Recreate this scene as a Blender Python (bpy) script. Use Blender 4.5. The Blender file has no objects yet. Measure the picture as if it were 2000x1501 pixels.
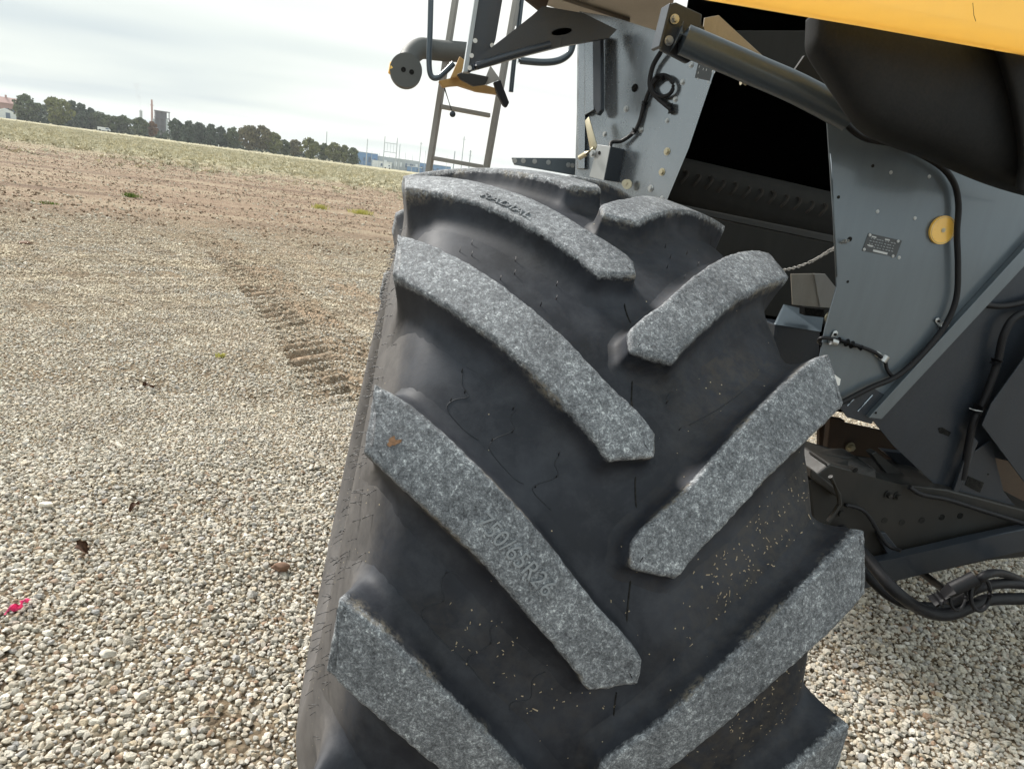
import bpy, bmesh, math, random
import numpy as np
from mathutils import Vector, Matrix
random.seed(7); rng = np.random.default_rng(7)
PI = math.pi
scene = bpy.context.scene
COL = scene.collection

# ------------------------------------------------------------------ camera
F = 1350.0; YAW = 0.2020; CAMZ = 1.594
ROLL = math.atan(0.1345)
PITCH = math.atan((750.5 - (222.0 + 134.5)) * math.cos(ROLL) / F)
fw0 = np.array([math.sin(YAW), math.cos(YAW), 0.0]); rt0 = np.array([math.cos(YAW), -math.sin(YAW), 0.0]); UP = np.array([0, 0, 1.0])
FW = fw0 * math.cos(PITCH) - UP * math.sin(PITCH)
U0 = fw0 * math.sin(PITCH) + UP * math.cos(PITCH)
RT = rt0 * math.cos(ROLL) + U0 * math.sin(ROLL)
UU = -rt0 * math.sin(ROLL) + U0 * math.cos(ROLL)
CAM = np.array([0.0, 0.0, CAMZ])
cd = bpy.data.cameras.new("camera"); cam = bpy.data.objects.new("camera", cd); COL.objects.link(cam)
cd.sensor_width = 36.0; cd.lens = 36.0 * F / 2000.0; cd.clip_start = 0.05; cd.clip_end = 5000
M = Matrix(((RT[0], UU[0], -FW[0], CAM[0]), (RT[1], UU[1], -FW[1], CAM[1]), (RT[2], UU[2], -FW[2], CAM[2]), (0, 0, 0, 1)))
cam.matrix_world = M
scene.camera = cam

# ------------------------------------------------------------------ world, sun, exposure
SUN_EL = math.radians(40); SUN_AZ = math.radians(-44)   # azimuth clockwise from +Y
wd = bpy.data.worlds.new("World"); scene.world = wd; wd.use_nodes = True
wn = wd.node_tree.nodes; wl = wd.node_tree.links; wn.clear()
def N(nt, t, **kw):
    n = nt.nodes.new(t)
    for k, v in kw.items(): setattr(n, k, v)
    return n
out = N(wd.node_tree, 'ShaderNodeOutputWorld')
bg1 = N(wd.node_tree, 'ShaderNodeBackground'); bg1.inputs[1].default_value = 0.06
sky = N(wd.node_tree, 'ShaderNodeTexSky'); sky.sky_type = 'NISHITA'; sky.sun_disc = False
sky.sun_elevation = SUN_EL; sky.sun_rotation = SUN_AZ; sky.dust_density = 3.0
wl.new(sky.outputs[0], bg1.inputs[0])
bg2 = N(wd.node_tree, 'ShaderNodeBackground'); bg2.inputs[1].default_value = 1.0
tc = N(wd.node_tree, 'ShaderNodeTexCoord')
sep = N(wd.node_tree, 'ShaderNodeSeparateXYZ'); wl.new(tc.outputs['Generated'], sep.inputs[0])
def mth(nt, op, a, b=None, clamp=False):
    n = N(nt, 'ShaderNodeMath', operation=op); n.use_clamp = clamp
    for i, v in enumerate((a, b)):
        if v is None: continue
        if isinstance(v, (int, float)): n.inputs[i].default_value = v
        else: nt.links.new(v, n.inputs[i])
    return n.outputs[0]
W = wd.node_tree
zz = mth(W, 'ADD', mth(W, 'MAXIMUM', sep.outputs[2], 0.0), 0.10)
cx = mth(W, 'DIVIDE', sep.outputs[0], zz); cy = mth(W, 'DIVIDE', sep.outputs[1], zz)
cmb = N(W, 'ShaderNodeCombineXYZ')
W.links.new(mth(W, 'MULTIPLY', cx, 0.42), cmb.inputs[0]); W.links.new(mth(W, 'MULTIPLY', cy, 0.85), cmb.inputs[1])
nz = N(W, 'ShaderNodeTexNoise'); nz.inputs['Scale'].default_value = 0.62; nz.inputs['Detail'].default_value = 3.0
nz.inputs['Roughness'].default_value = 0.42; nz.inputs['Distortion'].default_value = 0.35
W.links.new(cmb.outputs[0], nz.inputs['Vector'])
gd = N(W, 'ShaderNodeVectorMath', operation='DOT_PRODUCT'); W.links.new(tc.outputs['Generated'], gd.inputs[0])
_a = math.radians(13); _e = math.radians(9)
gd.inputs[1].default_value = (math.sin(_a) * math.cos(_e), math.cos(_a) * math.cos(_e), math.sin(_e))
glow = mth(W, 'POWER', mth(W, 'MAXIMUM', gd.outputs['Value'], 0.0), 9.0)
fac = mth(W, 'ADD', nz.outputs['Fac'], mth(W, 'MULTIPLY', glow, 0.30))
ramp = N(W, 'ShaderNodeValToRGB'); W.links.new(fac, ramp.inputs[0])
els = ramp.color_ramp.elements
els[0].position = 0.30; els[0].color = (0.36, 0.45, 0.515, 1)
els[1].position = 0.86; els[1].color = (0.88, 0.88, 0.84, 1)
e = els.new(0.47); e.color = (0.50, 0.565, 0.585, 1)
e = els.new(0.62); e.color = (0.64, 0.69, 0.665, 1)
wl.new(ramp.outputs[0], bg2.inputs[0])
# boost added to the unseen sky behind the viewer, to brighten panels facing it
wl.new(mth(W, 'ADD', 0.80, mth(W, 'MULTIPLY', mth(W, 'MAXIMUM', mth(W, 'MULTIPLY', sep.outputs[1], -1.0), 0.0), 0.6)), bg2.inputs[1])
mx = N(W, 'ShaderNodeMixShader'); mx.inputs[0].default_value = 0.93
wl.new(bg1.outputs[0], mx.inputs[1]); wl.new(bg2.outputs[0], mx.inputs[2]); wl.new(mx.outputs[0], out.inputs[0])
sd = bpy.data.lights.new("sun", 'SUN'); sun = bpy.data.objects.new("sun", sd); COL.objects.link(sun)
sd.energy = 4.5; sd.angle = math.radians(12); sd.color = (1.0, 0.96, 0.90)
_d = Vector((math.sin(SUN_AZ) * math.cos(SUN_EL), math.cos(SUN_AZ) * math.cos(SUN_EL), math.sin(SUN_EL)))
sun.rotation_euler = _d.to_track_quat('Z', 'Y').to_euler()
scene.view_settings.view_transform = 'Standard'; scene.view_settings.look = 'None'
scene.view_settings.exposure = 0.80; scene.view_settings.gamma = 1.0

# ------------------------------------------------------------------ pixel helpers (photo pixels -> real planes)
def ray(x, y):
    d = FW * F + RT * (x - 1000.0) - UU * (y - 750.5)
    return d / np.linalg.norm(d)
def pl(x, y, Y, sx=0.0, sz=0.0, x0=1.0, z0=1.0):
    """point of the ray on the plane  Y = Y0 + sx*(X-x0) + sz*(Z-z0)"""
    d = ray(x, y)
    t = (Y - sx * x0 + sz * (CAM[2] - z0)) / (d[1] - sx * d[0] - sz * d[2])
    return Vector(CAM + d * t)
def gnd(x, y, z=0.0):
    d = ray(x, y); t = (z - CAM[2]) / d[2]
    return Vector(CAM + d * t)

# ------------------------------------------------------------------ materials
MATS = {}
def newmat(name):
    m = bpy.data.materials.new(name); m.use_nodes = True
    nt = m.node_tree; nt.nodes.clear()
    o = N(nt, 'ShaderNodeOutputMaterial'); b = N(nt, 'ShaderNodeBsdfPrincipled'); nt.links.new(b.outputs[0], o.inputs[0])
    MATS[name] = m
    return m, nt, b
def noise(nt, scale, detail=3.0, rough=0.55, coord='Object', vec=None, dist=0.0):
    n = N(nt, 'ShaderNodeTexNoise'); n.inputs['Scale'].default_value = scale; n.inputs['Detail'].default_value = detail
    n.inputs['Roughness'].default_value = rough; n.inputs['Distortion'].default_value = dist
    if vec is None:
        t = N(nt, 'ShaderNodeTexCoord'); vec = t.outputs[coord]
    nt.links.new(vec, n.inputs['Vector']); return n.outputs['Fac']
def mapping(nt, scale, coord='Object'):
    t = N(nt, 'ShaderNodeTexCoord'); mp = N(nt, 'ShaderNodeMapping'); mp.inputs['Scale'].default_value = scale
    nt.links.new(t.outputs[coord], mp.inputs['Vector']); return mp.outputs[0]
def cramp(nt, fac, stops, interp='LINEAR'):
    r = N(nt, 'ShaderNodeValToRGB'); nt.links.new(fac, r.inputs[0]); r.color_ramp.interpolation = interp
    el = r.color_ramp.elements
    while len(el) < len(stops): el.new(0.5)
    for e_, (p, c) in zip(el, stops):
        e_.position = p; e_.color = (*c, 1) if len(c) == 3 else c
    return r.outputs[0]
def mixc(nt, fac, a, b, mode='MIX'):
    n = N(nt, 'ShaderNodeMix', data_type='RGBA', blend_type=mode)
    for s, v in ((0, fac), (6, a), (7, b)):
        if isinstance(v, (int, float)): n.inputs[s].default_value = v
        elif isinstance(v, tuple): n.inputs[s].default_value = (*v, 1) if len(v) == 3 else v
        else: nt.links.new(v, n.inputs[s])
    return n.outputs[2]
def bump(nt, b, h, strength, dist=0.001):
    n = N(nt, 'ShaderNodeBump'); n.inputs['Strength'].default_value = strength; n.inputs['Distance'].default_value = dist
    nt.links.new(h, n.inputs['Height']); nt.links.new(n.outputs[0], b.inputs['Normal']); return n

def paint(name, col, rough=0.4, metal=0.0, streak=0.12, dust=0.15, dustcol=(0.30, 0.28, 0.25), spec=0.5, bmp=0.0, coat=0.0):
    m, nt, b = newmat(name)
    big = noise(nt, 3.0, 4, 0.6)
    st = noise(nt, 6.0, 5, 0.65, vec=mapping(nt, (5.0, 5.0, 0.7)))
    fine = noise(nt, 160.0, 2, 0.6)
    c1 = tuple(max(0, c * (1 - streak)) for c in col); c2 = tuple(c * (1 + streak) for c in col)
    base = mixc(nt, st, c1, c2)
    df = cramp(nt, mth(nt, 'ADD', mth(nt, 'MULTIPLY', big, 0.6), mth(nt, 'MULTIPLY', fine, 0.4)), [(0.42, (0, 0, 0)), (0.75, (1, 1, 1))])
    base = mixc(nt, mth(nt, 'MULTIPLY', df, dust), base, dustcol)
    nt.links.new(base, b.inputs['Base Color'])
    b.inputs['Metallic'].default_value = metal; b.inputs['Specular IOR Level'].default_value = spec
    r = mth(nt, 'ADD', mth(nt, 'MULTIPLY', st, 0.22), rough - 0.11)
    nt.links.new(mth(nt, 'ADD', r, mth(nt, 'MULTIPLY', df, 0.15)), b.inputs['Roughness'])
    b.inputs['Coat Weight'].default_value = coat; b.inputs['Coat Roughness'].default_value = 0.12
    if metal < .3: bump(nt, b, fine, 0.10 + bmp, 0.0006)
    return m
paint('grey_steel', (0.115, 0.142, 0.165), rough=0.32, metal=0.35, streak=0.16, dust=0.06, coat=0.6)
paint('bright_steel', (0.27, 0.295, 0.32), rough=0.20, metal=0.75, streak=0.10, dust=0.0, coat=0.3)
paint('dark_steel', (0.021, 0.028, 0.039), rough=0.38, metal=0.25, streak=0.15, dust=0.06, coat=0.15)
paint('black_plastic', (0.0070, 0.0078, 0.0088), rough=0.6, spec=0.25, streak=0.05, dust=0.05, bmp=0.25)
paint('yellow_paint', (0.80, 0.575, 0.19), rough=0.42, streak=0.02, dust=0.03, dustcol=(0.55, 0.33, 0.09), coat=0.2)
paint('tube_paint', (0.045, 0.062, 0.078), rough=0.36, metal=0.25, streak=0.1, dust=0.08, coat=0.3)
paint('dirty_metal', (0.011, 0.012, 0.012), rough=0.5, metal=0.1, streak=0.4, dust=0.5, dustcol=(0.045, 0.031, 0.019))
paint('rust', (0.048, 0.027, 0.016), rough=0.75, streak=0.5, dust=0.5, dustcol=(0.12, 0.09, 0.06))
paint('underside_metal', (0.32, 0.29, 0.25), rough=0.34, metal=0.35, streak=0.25, dust=0.3, dustcol=(0.22, 0.18, 0.13))
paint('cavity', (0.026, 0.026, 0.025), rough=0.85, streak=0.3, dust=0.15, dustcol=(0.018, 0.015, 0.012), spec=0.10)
paint('knife', (0.022, 0.019, 0.016), rough=0.6, streak=0.4, dust=0.2, dustcol=(0.04, 0.03, 0.02), spec=0.2)
paint('black_rubber', (0.007, 0.007, 0.009), rough=0.52, spec=0.3, streak=0.1, dust=0.04, dustcol=(0.12, 0.11, 0.10))
paint('galvanized', (0.46, 0.47, 0.47), rough=0.35, metal=0.8, streak=0.12, dust=0.1)
paint('zinc_gold', (0.52, 0.47, 0.34), rough=0.38, metal=0.8, streak=0.2, dust=0.15)
paint('ladder_metal', (0.30, 0.285, 0.265), rough=0.5, metal=0.3, streak=0.2, dust=0.3)
paint('ochre_bracket', (0.42, 0.24, 0.07), rough=0.5, streak=0.2, dust=0.3)
paint('amber', (1.0, 0.60, 0.11), rough=0.25, streak=0.03, dust=0.05, dustcol=(0.5, 0.3, 0.1), coat=0.5)
paint('white_plastic', (0.78, 0.78, 0.76), rough=0.4, streak=0.03, dust=0.1)
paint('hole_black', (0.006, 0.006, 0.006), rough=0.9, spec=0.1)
paint('plate_dark', (0.05, 0.056, 0.062), rough=0.35, streak=0.05, dust=0.1)
paint('pink_plastic', (0.80, 0.10, 0.28), rough=0.5, streak=0.15, dust=0.05)
paint('far_steel', (0.36, 0.39, 0.41), rough=0.7, streak=0.1)
paint('far_blue', (0.11, 0.22, 0.40), rough=0.6, streak=0.2)
paint('far_white', (0.70, 0.72, 0.73), rough=0.6, streak=0.1)
paint('far_dark', (0.13, 0.125, 0.145), rough=0.8, streak=0.4)
paint('far_brick', (0.38, 0.23, 0.20), rough=0.8, streak=0.2)
paint('far_glass', (0.09, 0.13, 0.20), rough=0.3)

def rubber():
    m, nt, b = newmat('tyre_rubber')
    at = N(nt, 'ShaderNodeAttribute', attribute_name='wear')
    w = at.outputs['Fac']
    # moulded rubber: blue-black, faint dusty bloom and fine scuffs
    n1 = noise(nt, 5.0, 5, 0.6); n2 = noise(nt, 90.0, 4, 0.7); n3 = noise(nt, 16.0, 7, 0.75, vec=mapping(nt, (1, 1, 1)), dist=0.2)
    base = cramp(nt, n1, [(0.30, (0.006, 0.0070, 0.0098)), (0.52, (0.014, 0.0162, 0.0225)), (0.72, (0.034, 0.038, 0.048))])
    base = mixc(nt, cramp(nt, n3, [(0.44, (0, 0, 0)), (0.70, (0.5, 0.5, 0.5))]), base, (0.055, 0.058, 0.066))
    # brown dusting low on the right-hand grooves (attribute 'dirt')
    ad = N(nt, 'ShaderNodeAttribute', attribute_name='dirt')
    dn = mth(nt, 'MULTIPLY', ad.outputs['Fac'], cramp(nt, noise(nt, 45.0, 6, 0.75, dist=0.6), [(0.40, (0, 0, 0)), (0.60, (1, 1, 1))]), clamp=True)
    base = mixc(nt, mth(nt, 'MULTIPLY', dn, 0.40), base, (0.070, 0.056, 0.041))
    asd = N(nt, 'ShaderNodeAttribute', attribute_name='side')
    base = mixc(nt, mth(nt, 'MULTIPLY', asd.outputs['Fac'], 0.85), base, cramp(nt, n3, [(0.3, (0.060, 0.056, 0.055)), (0.7, (0.125, 0.115, 0.108))]))
    # straw and chaff specks
    v = N(nt, 'ShaderNodeTexVoronoi'); v.inputs['Scale'].default_value = 95.0; v.inputs['Randomness'].default_value = 1.0
    t = N(nt, 'ShaderNodeTexCoord'); nt.links.new(t.outputs['Object'], v.inputs['Vector'])
    sp = mth(nt, 'LESS_THAN', v.outputs['Distance'], 0.11)
    pick = mth(nt, 'GREATER_THAN', mth(nt, 'ADD', v.outputs['Color'], mth(nt, 'MULTIPLY', ad.outputs['Fac'], 0.30)), 0.93)
    base = mixc(nt, mth(nt, 'MULTIPLY', sp, pick), base, (0.36, 0.30, 0.20))
    # worn lug faces: scoured grey with pale flecks and dark pits
    g1 = noise(nt, 105.0, 7, 0.82, dist=0.6); g2 = noise(nt, 330.0, 4, 0.8, dist=0.4); g3 = noise(nt, 12.0, 4, 0.6)
    gm = mth(nt, 'ADD', mth(nt, 'MULTIPLY', g1, 0.5), mth(nt, 'ADD', mth(nt, 'MULTIPLY', g2, 0.36), mth(nt, 'MULTIPLY', g3, 0.14)))
    worn = cramp(nt, gm, [(0.37, (0.022, 0.023, 0.026)), (0.45, (0.090, 0.095, 0.103)), (0.51, (0.165, 0.173, 0.184)), (0.56, (0.31, 0.325, 0.34)), (0.62, (0.76, 0.78, 0.78))])
    # ragged edge of the wear; ochre clay on the lip
    edge = mth(nt, 'ADD', w, mth(nt, 'MULTIPLY', mth(nt, 'SUBTRACT', noise(nt, 90.0, 4, 0.7), 0.5), 0.55))
    wf = cramp(nt, edge, [(0.42, (0, 0, 0)), (0.56, (1, 1, 1))])
    lip = mth(nt, 'MULTIPLY', cramp(nt, w, [(0.15, (0, 0, 0)), (0.45, (1, 1, 1)), (0.75, (1, 1, 1)), (0.95, (0, 0, 0))]),
              cramp(nt, noise(nt, 9.0, 4, 0.6), [(0.52, (0, 0, 0)), (0.62, (1, 1, 1))]), clamp=True)
    lipc = mth(nt, 'MULTIPLY', lip, cramp(nt, noise(nt, 130, 3, 0.7), [(0.4, (0, 0, 0)), (0.6, (1, 1, 1))]))
    col = mixc(nt, wf, base, worn); col = mixc(nt, mth(nt, 'MULTIPLY', lipc, 0.7), col, (0.22, 0.19, 0.145))
    nt.links.new(col, b.inputs['Base Color'])
    nt.links.new(mth(nt, 'ADD', mth(nt, 'MULTIPLY', n3, 0.25), mth(nt, 'ADD', mth(nt, 'MULTIPLY', wf, -0.06), 0.54)), b.inputs['Roughness'])
    b.inputs['Specular IOR Level'].default_value = 0.32
    h = mth(nt, 'ADD', mth(nt, 'MULTIPLY', wf, mth(nt, 'MULTIPLY', gm, 2.2)), mth(nt, 'MULTIPLY', n2, 0.16))
    bump(nt, b, h, 0.9, 0.0018)
    return m
rubber()
def plain(name, col, rough=0.9, sc=30.0, var=0.3, emis=None):
    m, nt, b = newmat(name)
    n = noise(nt, sc, 4, 0.6)
    nt.links.new(mixc(nt, n, tuple(c * (1 - var) for c in col), tuple(c * (1 + var) for c in col)), b.inputs['Base Color'])
    b.inputs['Roughness'].default_value = rough; return m
plain('vent_black', (0.008, 0.008, 0.009), 0.5)
plain('mould_dark', (0.011, 0.013, 0.018), 0.6)
plain('bark', (0.10, 0.075, 0.055))
plain('brown_stone', (0.16, 0.09, 0.055), 0.85, 40)
plain('dead_leaf', (0.11, 0.055, 0.03), 0.85, 60)
plain('straw', (0.33, 0.265, 0.18), 0.8, 60)
plain('chain_steel', (0.30, 0.29, 0.27), 0.4, 60)

# ------------------------------------------------------------------ mesh helpers
def link(name, me, mat=None, parent=None, smooth=False):
    o = bpy.data.objects.new(name, me); COL.objects.link(o)
    if mat: me.materials.append(MATS[mat] if isinstance(mat, str) else mat)
    if smooth: me.polygons.foreach_set('use_smooth', [True] * len(me.polygons))
    if parent: o.parent = parent
    return o
def bm_obj(name, bm, mat=None, parent=None, smooth=False, auto=None):
    bmesh.ops.recalc_face_normals(bm, faces=bm.faces)
    if auto:
        ca = math.radians(auto)
        for f in bm.faces: f.smooth = True
        for e_ in bm.edges:
            e_.smooth = not (len(e_.link_faces) == 2 and e_.calc_face_angle(0) > ca)
    me = bpy.data.meshes.new(name); bm.to_mesh(me); bm.free()
    return link(name, me, mat, parent, smooth)
def bm_parts(name, bm, mat=None, parent=None, smooth=False, auto=None, gap=0.0012):
    """one object for every separate piece (touching pieces stay together)"""
    bm.verts.ensure_lookup_table(); seen = set(); isl = []
    for v in bm.verts:
        if v in seen: continue
        st = [v]; seen.add(v); g = []
        while st:
            q = st.pop(); g.append(q)
            for e_ in q.link_edges:
                w = e_.other_vert(q)
                if w not in seen: seen.add(w); st.append(w)
        lo = [min(q.co[i] for q in g) - gap for i in range(3)]; hi = [max(q.co[i] for q in g) + gap for i in range(3)]
        isl.append([g, lo, hi])
    groups = []
    for g, lo, hi in isl:
        hit = [G for G in groups if all(lo[i] <= G[2][i] and hi[i] >= G[1][i] for i in range(3))]
        for G in hit:
            groups.remove(G); g = g + G[0]; lo = [min(lo[i], G[1][i]) for i in range(3)]; hi = [max(hi[i], G[2][i]) for i in range(3)]
        groups.append([g, lo, hi])
    out_ = []
    for g, lo, hi in groups:
        b2 = bmesh.new(); mp = {v: b2.verts.new(v.co) for v in g}
        for f in {f for v in g for f in v.link_faces}: b2.faces.new([mp[v] for v in f.verts])
        out_.append(bm_obj(name, b2, mat, parent, smooth, auto))
    bm.free(); return out_
def arr_obj(name, V, Fc, mat=None, parent=None, smooth=False):
    me = bpy.data.meshes.new(name); me.from_pydata([tuple(v) for v in V], [], [tuple(f) for f in Fc]); me.update()
    return link(name, me, mat, parent, smooth)
def thing(name, label, cat, loc=(0, 0, 0), group=None):
    o = bpy.data.objects.new(name, None); COL.objects.link(o); o.location = loc
    o.empty_display_size = 0.2
    o['label'] = label; o['category'] = cat
    if group: o['group'] = group
    return o
def tag(o, label, cat, group=None, kind=None):
    o['label'] = label; o['category'] = cat
    if group: o['group'] = group
    if kind: o['kind'] = kind
    return o
def bprism(bm, pts, off, bev=0.0, seg=2):
    """closed polygon pts extruded by vector off, edges bevelled"""
    vs = [bm.verts.new(Vector(p)) for p in pts]
    vb = [bm.verts.new(Vector(p) + Vector(off)) for p in pts]
    n = len(vs); fs = [bm.faces.new(vs), bm.faces.new(vb[::-1])]
    for i in range(n): fs.append(bm.faces.new([vs[i], vb[i], vb[(i + 1) % n], vs[(i + 1) % n]]))
    if bev > 0:
        es = list({e_ for f in fs for e_ in f.edges})
        bmesh.ops.bevel(bm, geom=es, offset=bev, segments=seg, affect='EDGES', profile=0.5, clamp_overlap=True)
def bbox(bm, c, sx, sy, sz, rot=None, bev=0.0, seg=2):
    r = bmesh.ops.create_cube(bm, size=1.0)
    mt = Matrix.Translation(Vector(c)) @ (rot.to_4x4() if rot is not None else Matrix.Identity(4)) @ Matrix.Diagonal((sx, sy, sz, 1))
    bmesh.ops.transform(bm, matrix=mt, verts=r['verts'])
    if bev > 0:
        es = list({e_ for v in r['verts'] for e_ in v.link_edges})
        bmesh.ops.bevel(bm, geom=es, offset=bev, segments=seg, affect='EDGES', clamp_overlap=True)
def frame_of(d):
    d = Vector(d).normalized(); a = Vector((0, 0, 1)) if abs(d.z) < 0.9 else Vector((1, 0, 0))
    s = d.cross(a).normalized(); u = s.cross(d).normalized(); return s, u, d
def bcyl(bm, p, d, r, h, n=20, r2=None, bev=0.0):
    s, u, d = frame_of(d); r2 = r if r2 is None else r2; p = Vector(p)
    A = [bm.verts.new(p + (s * math.cos(2 * PI * i / n) + u * math.sin(2 * PI * i / n)) * r) for i in range(n)]
    B = [bm.verts.new(p + d * h + (s * math.cos(2 * PI * i / n) + u * math.sin(2 * PI * i / n)) * r2) for i in range(n)]
    fa = bm.faces.new(A[::-1]); fb = bm.faces.new(B)
    for i in range(n): bm.faces.new([A[i], A[(i + 1) % n], B[(i + 1) % n], B[i]])
    if bev > 0: bmesh.ops.bevel(bm, geom=list(fb.edges), offset=bev, segments=2, affect='EDGES')
def spline(pts, n=8):
    P = [Vector(p) for p in pts]; out = []
    for i in range(len(P) - 1):
        p0 = P[max(i - 1, 0)]; p1 = P[i]; p2 = P[i + 1]; p3 = P[min(i + 2, len(P) - 1)]
        for k in range(n):
            t = k / n
            out.append(0.5 * ((2 * p1) + (-p0 + p2) * t + (2 * p0 - 5 * p1 + 4 * p2 - p3) * t * t + (-p0 + 3 * p1 - 3 * p2 + p3) * t ** 3))
    out.append(P[-1]); return out
def btube(bm, pts, r, n=10, r_end=None, closed=False):
    pts = [Vector(p) for p in pts]; m = len(pts); prev = None; rings = []
    for i in range(m):
        if closed: d = pts[(i + 1) % m] - pts[i - 1]
        else: d = pts[min(i + 1, m - 1)] - pts[max(i - 1, 0)]
        if d.length < 1e-9: d = Vector((0, 0, 1))
        d.normalize()
        if prev is None: s, u, _ = frame_of(d)
        else:
            s = prev - d * prev.dot(d)
            s = s.normalized() if s.length > 1e-6 else frame_of(d)[0]
            u = d.cross(s)
        prev = s
        rr = r if r_end is None else r + (r_end - r) * i / (m - 1)
        if not isinstance(rr, float): rr = float(rr)
        rings.append([bm.verts.new(pts[i] + (s * math.cos(2 * PI * k / n) + u * math.sin(2 * PI * k / n)) * rr) for k in range(n)])
    for i in range(m if closed else m - 1):
        A = rings[i]; B = rings[(i + 1) % m]
        for k in range(n): bm.faces.new([A[k], A[(k + 1) % n], B[(k + 1) % n], B[k]])
    if not closed: bm.faces.new(rings[0][::-1]); bm.faces.new(rings[-1])
def tube_obj(name, pts, r, mat, parent=None, n=10, sp=8, r_end=None):
    bm = bmesh.new(); btube(bm, spline(pts, sp) if sp else pts, r, n, r_end)
    return bm_obj(name, bm, mat, parent, auto=50)
def bhex(bm, p, d, r, h, washer=True):
    if washer:
        bcyl(bm, p, d, r * 1.45, h * 0.22, 18); p = Vector(p) + Vector(d).normalized() * h * 0.22
    bcyl(bm, p, d, r, h * 0.78, 6, bev=h * 0.12)
def slab(name, px, Y, th, mat, parent, bev=0.0015, sx=0.0, sz=0.0, x0=1.0, z0=1.0):
    """sheet whose outline stands on a real plane; thickness runs away from the viewer"""
    bm = bmesh.new(); bprism(bm, [pl(x, y, Y, sx, sz, x0, z0) for x, y in px], (0, th, 0), bev)
    return bm_obj(name, bm, mat, parent)

# ================================================================== SETTING: ground
NW = None
def ground_mat():
    m, nt, b = newmat('ground_soil')
    g = N(nt, 'ShaderNodeNewGeometry'); sp = N(nt, 'ShaderNodeSeparateXYZ'); nt.links.new(g.outputs['Position'], sp.inputs[0])
    # distance ahead measured across the field (edges run roughly parallel with the tree line)
    along = mth(nt, 'ADD', mth(nt, 'MULTIPLY', sp.outputs[1], 0.97), mth(nt, 'MULTIPLY', sp.outputs[0], -0.12))
    pos = g.outputs['Position']
    def pn(sc, det=4, ro=0.6, dist=0.0, scale=None):
        if scale is None: return noise(nt, sc, det, ro, vec=pos, dist=dist)
        mp = N(nt, 'ShaderNodeMapping'); mp.inputs['Scale'].default_value = scale; nt.links.new(pos, mp.inputs['Vector'])
        return noise(nt, sc, det, ro, vec=mp.outputs[0], dist=dist)
    wob = mth(nt, 'MULTIPLY', mth(nt, 'SUBTRACT', pn(0.16, 4, 0.6), 0.5), 9.0)
    d1 = mth(nt, 'ADD', along, wob)
    # pebbly texture for far gravel
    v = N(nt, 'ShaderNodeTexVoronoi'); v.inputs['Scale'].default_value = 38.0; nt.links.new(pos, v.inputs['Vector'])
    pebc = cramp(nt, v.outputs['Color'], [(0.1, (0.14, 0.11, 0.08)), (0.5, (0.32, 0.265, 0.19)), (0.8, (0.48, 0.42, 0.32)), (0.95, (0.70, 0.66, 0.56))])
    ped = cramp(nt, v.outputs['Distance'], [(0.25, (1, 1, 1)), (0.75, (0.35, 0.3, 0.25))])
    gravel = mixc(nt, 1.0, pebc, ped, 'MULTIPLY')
    gravel = mixc(nt, cramp(nt, pn(3.0, 5, 0.7), [(0.42, (0, 0, 0)), (0.66, (0.75, 0.75, 0.75))]), gravel, (0.27, 0.20, 0.13))
    soil = cramp(nt, pn(7.0, 8, 0.75, scale=(0.5, 1.0, 1.0)), [(0.25, (0.10, 0.062, 0.042)), (0.5, (0.25, 0.172, 0.118)), (0.75, (0.46, 0.36, 0.26))])
    soil = mixc(nt, cramp(nt, pn(0.45, 6, 0.7, scale=(0.25, 1.2, 1)), [(0.46, (0, 0, 0)), (0.58, (0.75, 0.75, 0.75))]), soil, (0.36, 0.285, 0.20))
    soil = mixc(nt, cramp(nt, pn(0.30, 6, 0.7, scale=(0.25, 1.6, 1)), [(0.52, (0, 0, 0)), (0.62, (0.7, 0.7, 0.7))]), soil, (0.115, 0.072, 0.050))
    soil = mixc(nt, cramp(nt, pn(26.0, 5, 0.8), [(0.55, (0, 0, 0)), (0.68, (1, 1, 1))]), soil, (0.50, 0.42, 0.31))
    field = cramp(nt, pn(1.7, 7, 0.8, scale=(0.45, 1.0, 1.0)), [(0.25, (0.22, 0.20, 0.125)), (0.5, (0.38, 0.345, 0.225)), (0.75, (0.50, 0.46, 0.31))])
    field = mixc(nt, cramp(nt, pn(0.05, 4, 0.6, scale=(0.4, 1.6, 1)), [(0.42, (0, 0, 0)), (0.6, (0.6, 0.6, 0.6))]), field, (0.33, 0.29, 0.18))
    f1 = cramp(nt, mth(nt, 'DIVIDE', d1, 100.0), [(0.125, (0, 0, 0)), (0.18, (1, 1, 1))])
    f2 = cramp(nt, mth(nt, 'DIVIDE', mth(nt, 'ADD', along, mth(nt, 'MULTIPLY', wob, 2.2)), 100.0), [(0.42, (0, 0, 0)), (0.62, (1, 1, 1))])
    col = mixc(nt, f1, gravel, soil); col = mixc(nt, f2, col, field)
    # bare soil where a tractor has driven (attribute rut) and small bare patches
    ar = N(nt, 'ShaderNodeAttribute', attribute_name='rut')
    bare = cramp(nt, pn(1.1, 5, 0.6), [(0.60, (0, 0, 0)), (0.72, (1, 1, 1))])
    rb = mth(nt, 'MAXIMUM', ar.outputs['Fac'], mth(nt, 'MULTIPLY', bare, 0.6))
    col = mixc(nt, rb, col, cramp(nt, pn(30, 5, 0.7), [(0.3, (0.25, 0.17, 0.118)), (0.7, (0.54, 0.415, 0.29))]))
    nt.links.new(col, b.inputs['Base Color']); b.inputs['Roughness'].default_value = 0.95; b.inputs['Specular IOR Level'].default_value = 0.15
    hh = mth(nt, 'ADD', mth(nt, 'MULTIPLY', v.outputs['Distance'], -0.6), pn(9.0, 8, 0.75))
    bump(nt, b, hh, 1.0, 0.05)
    return m
ground_mat()

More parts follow.
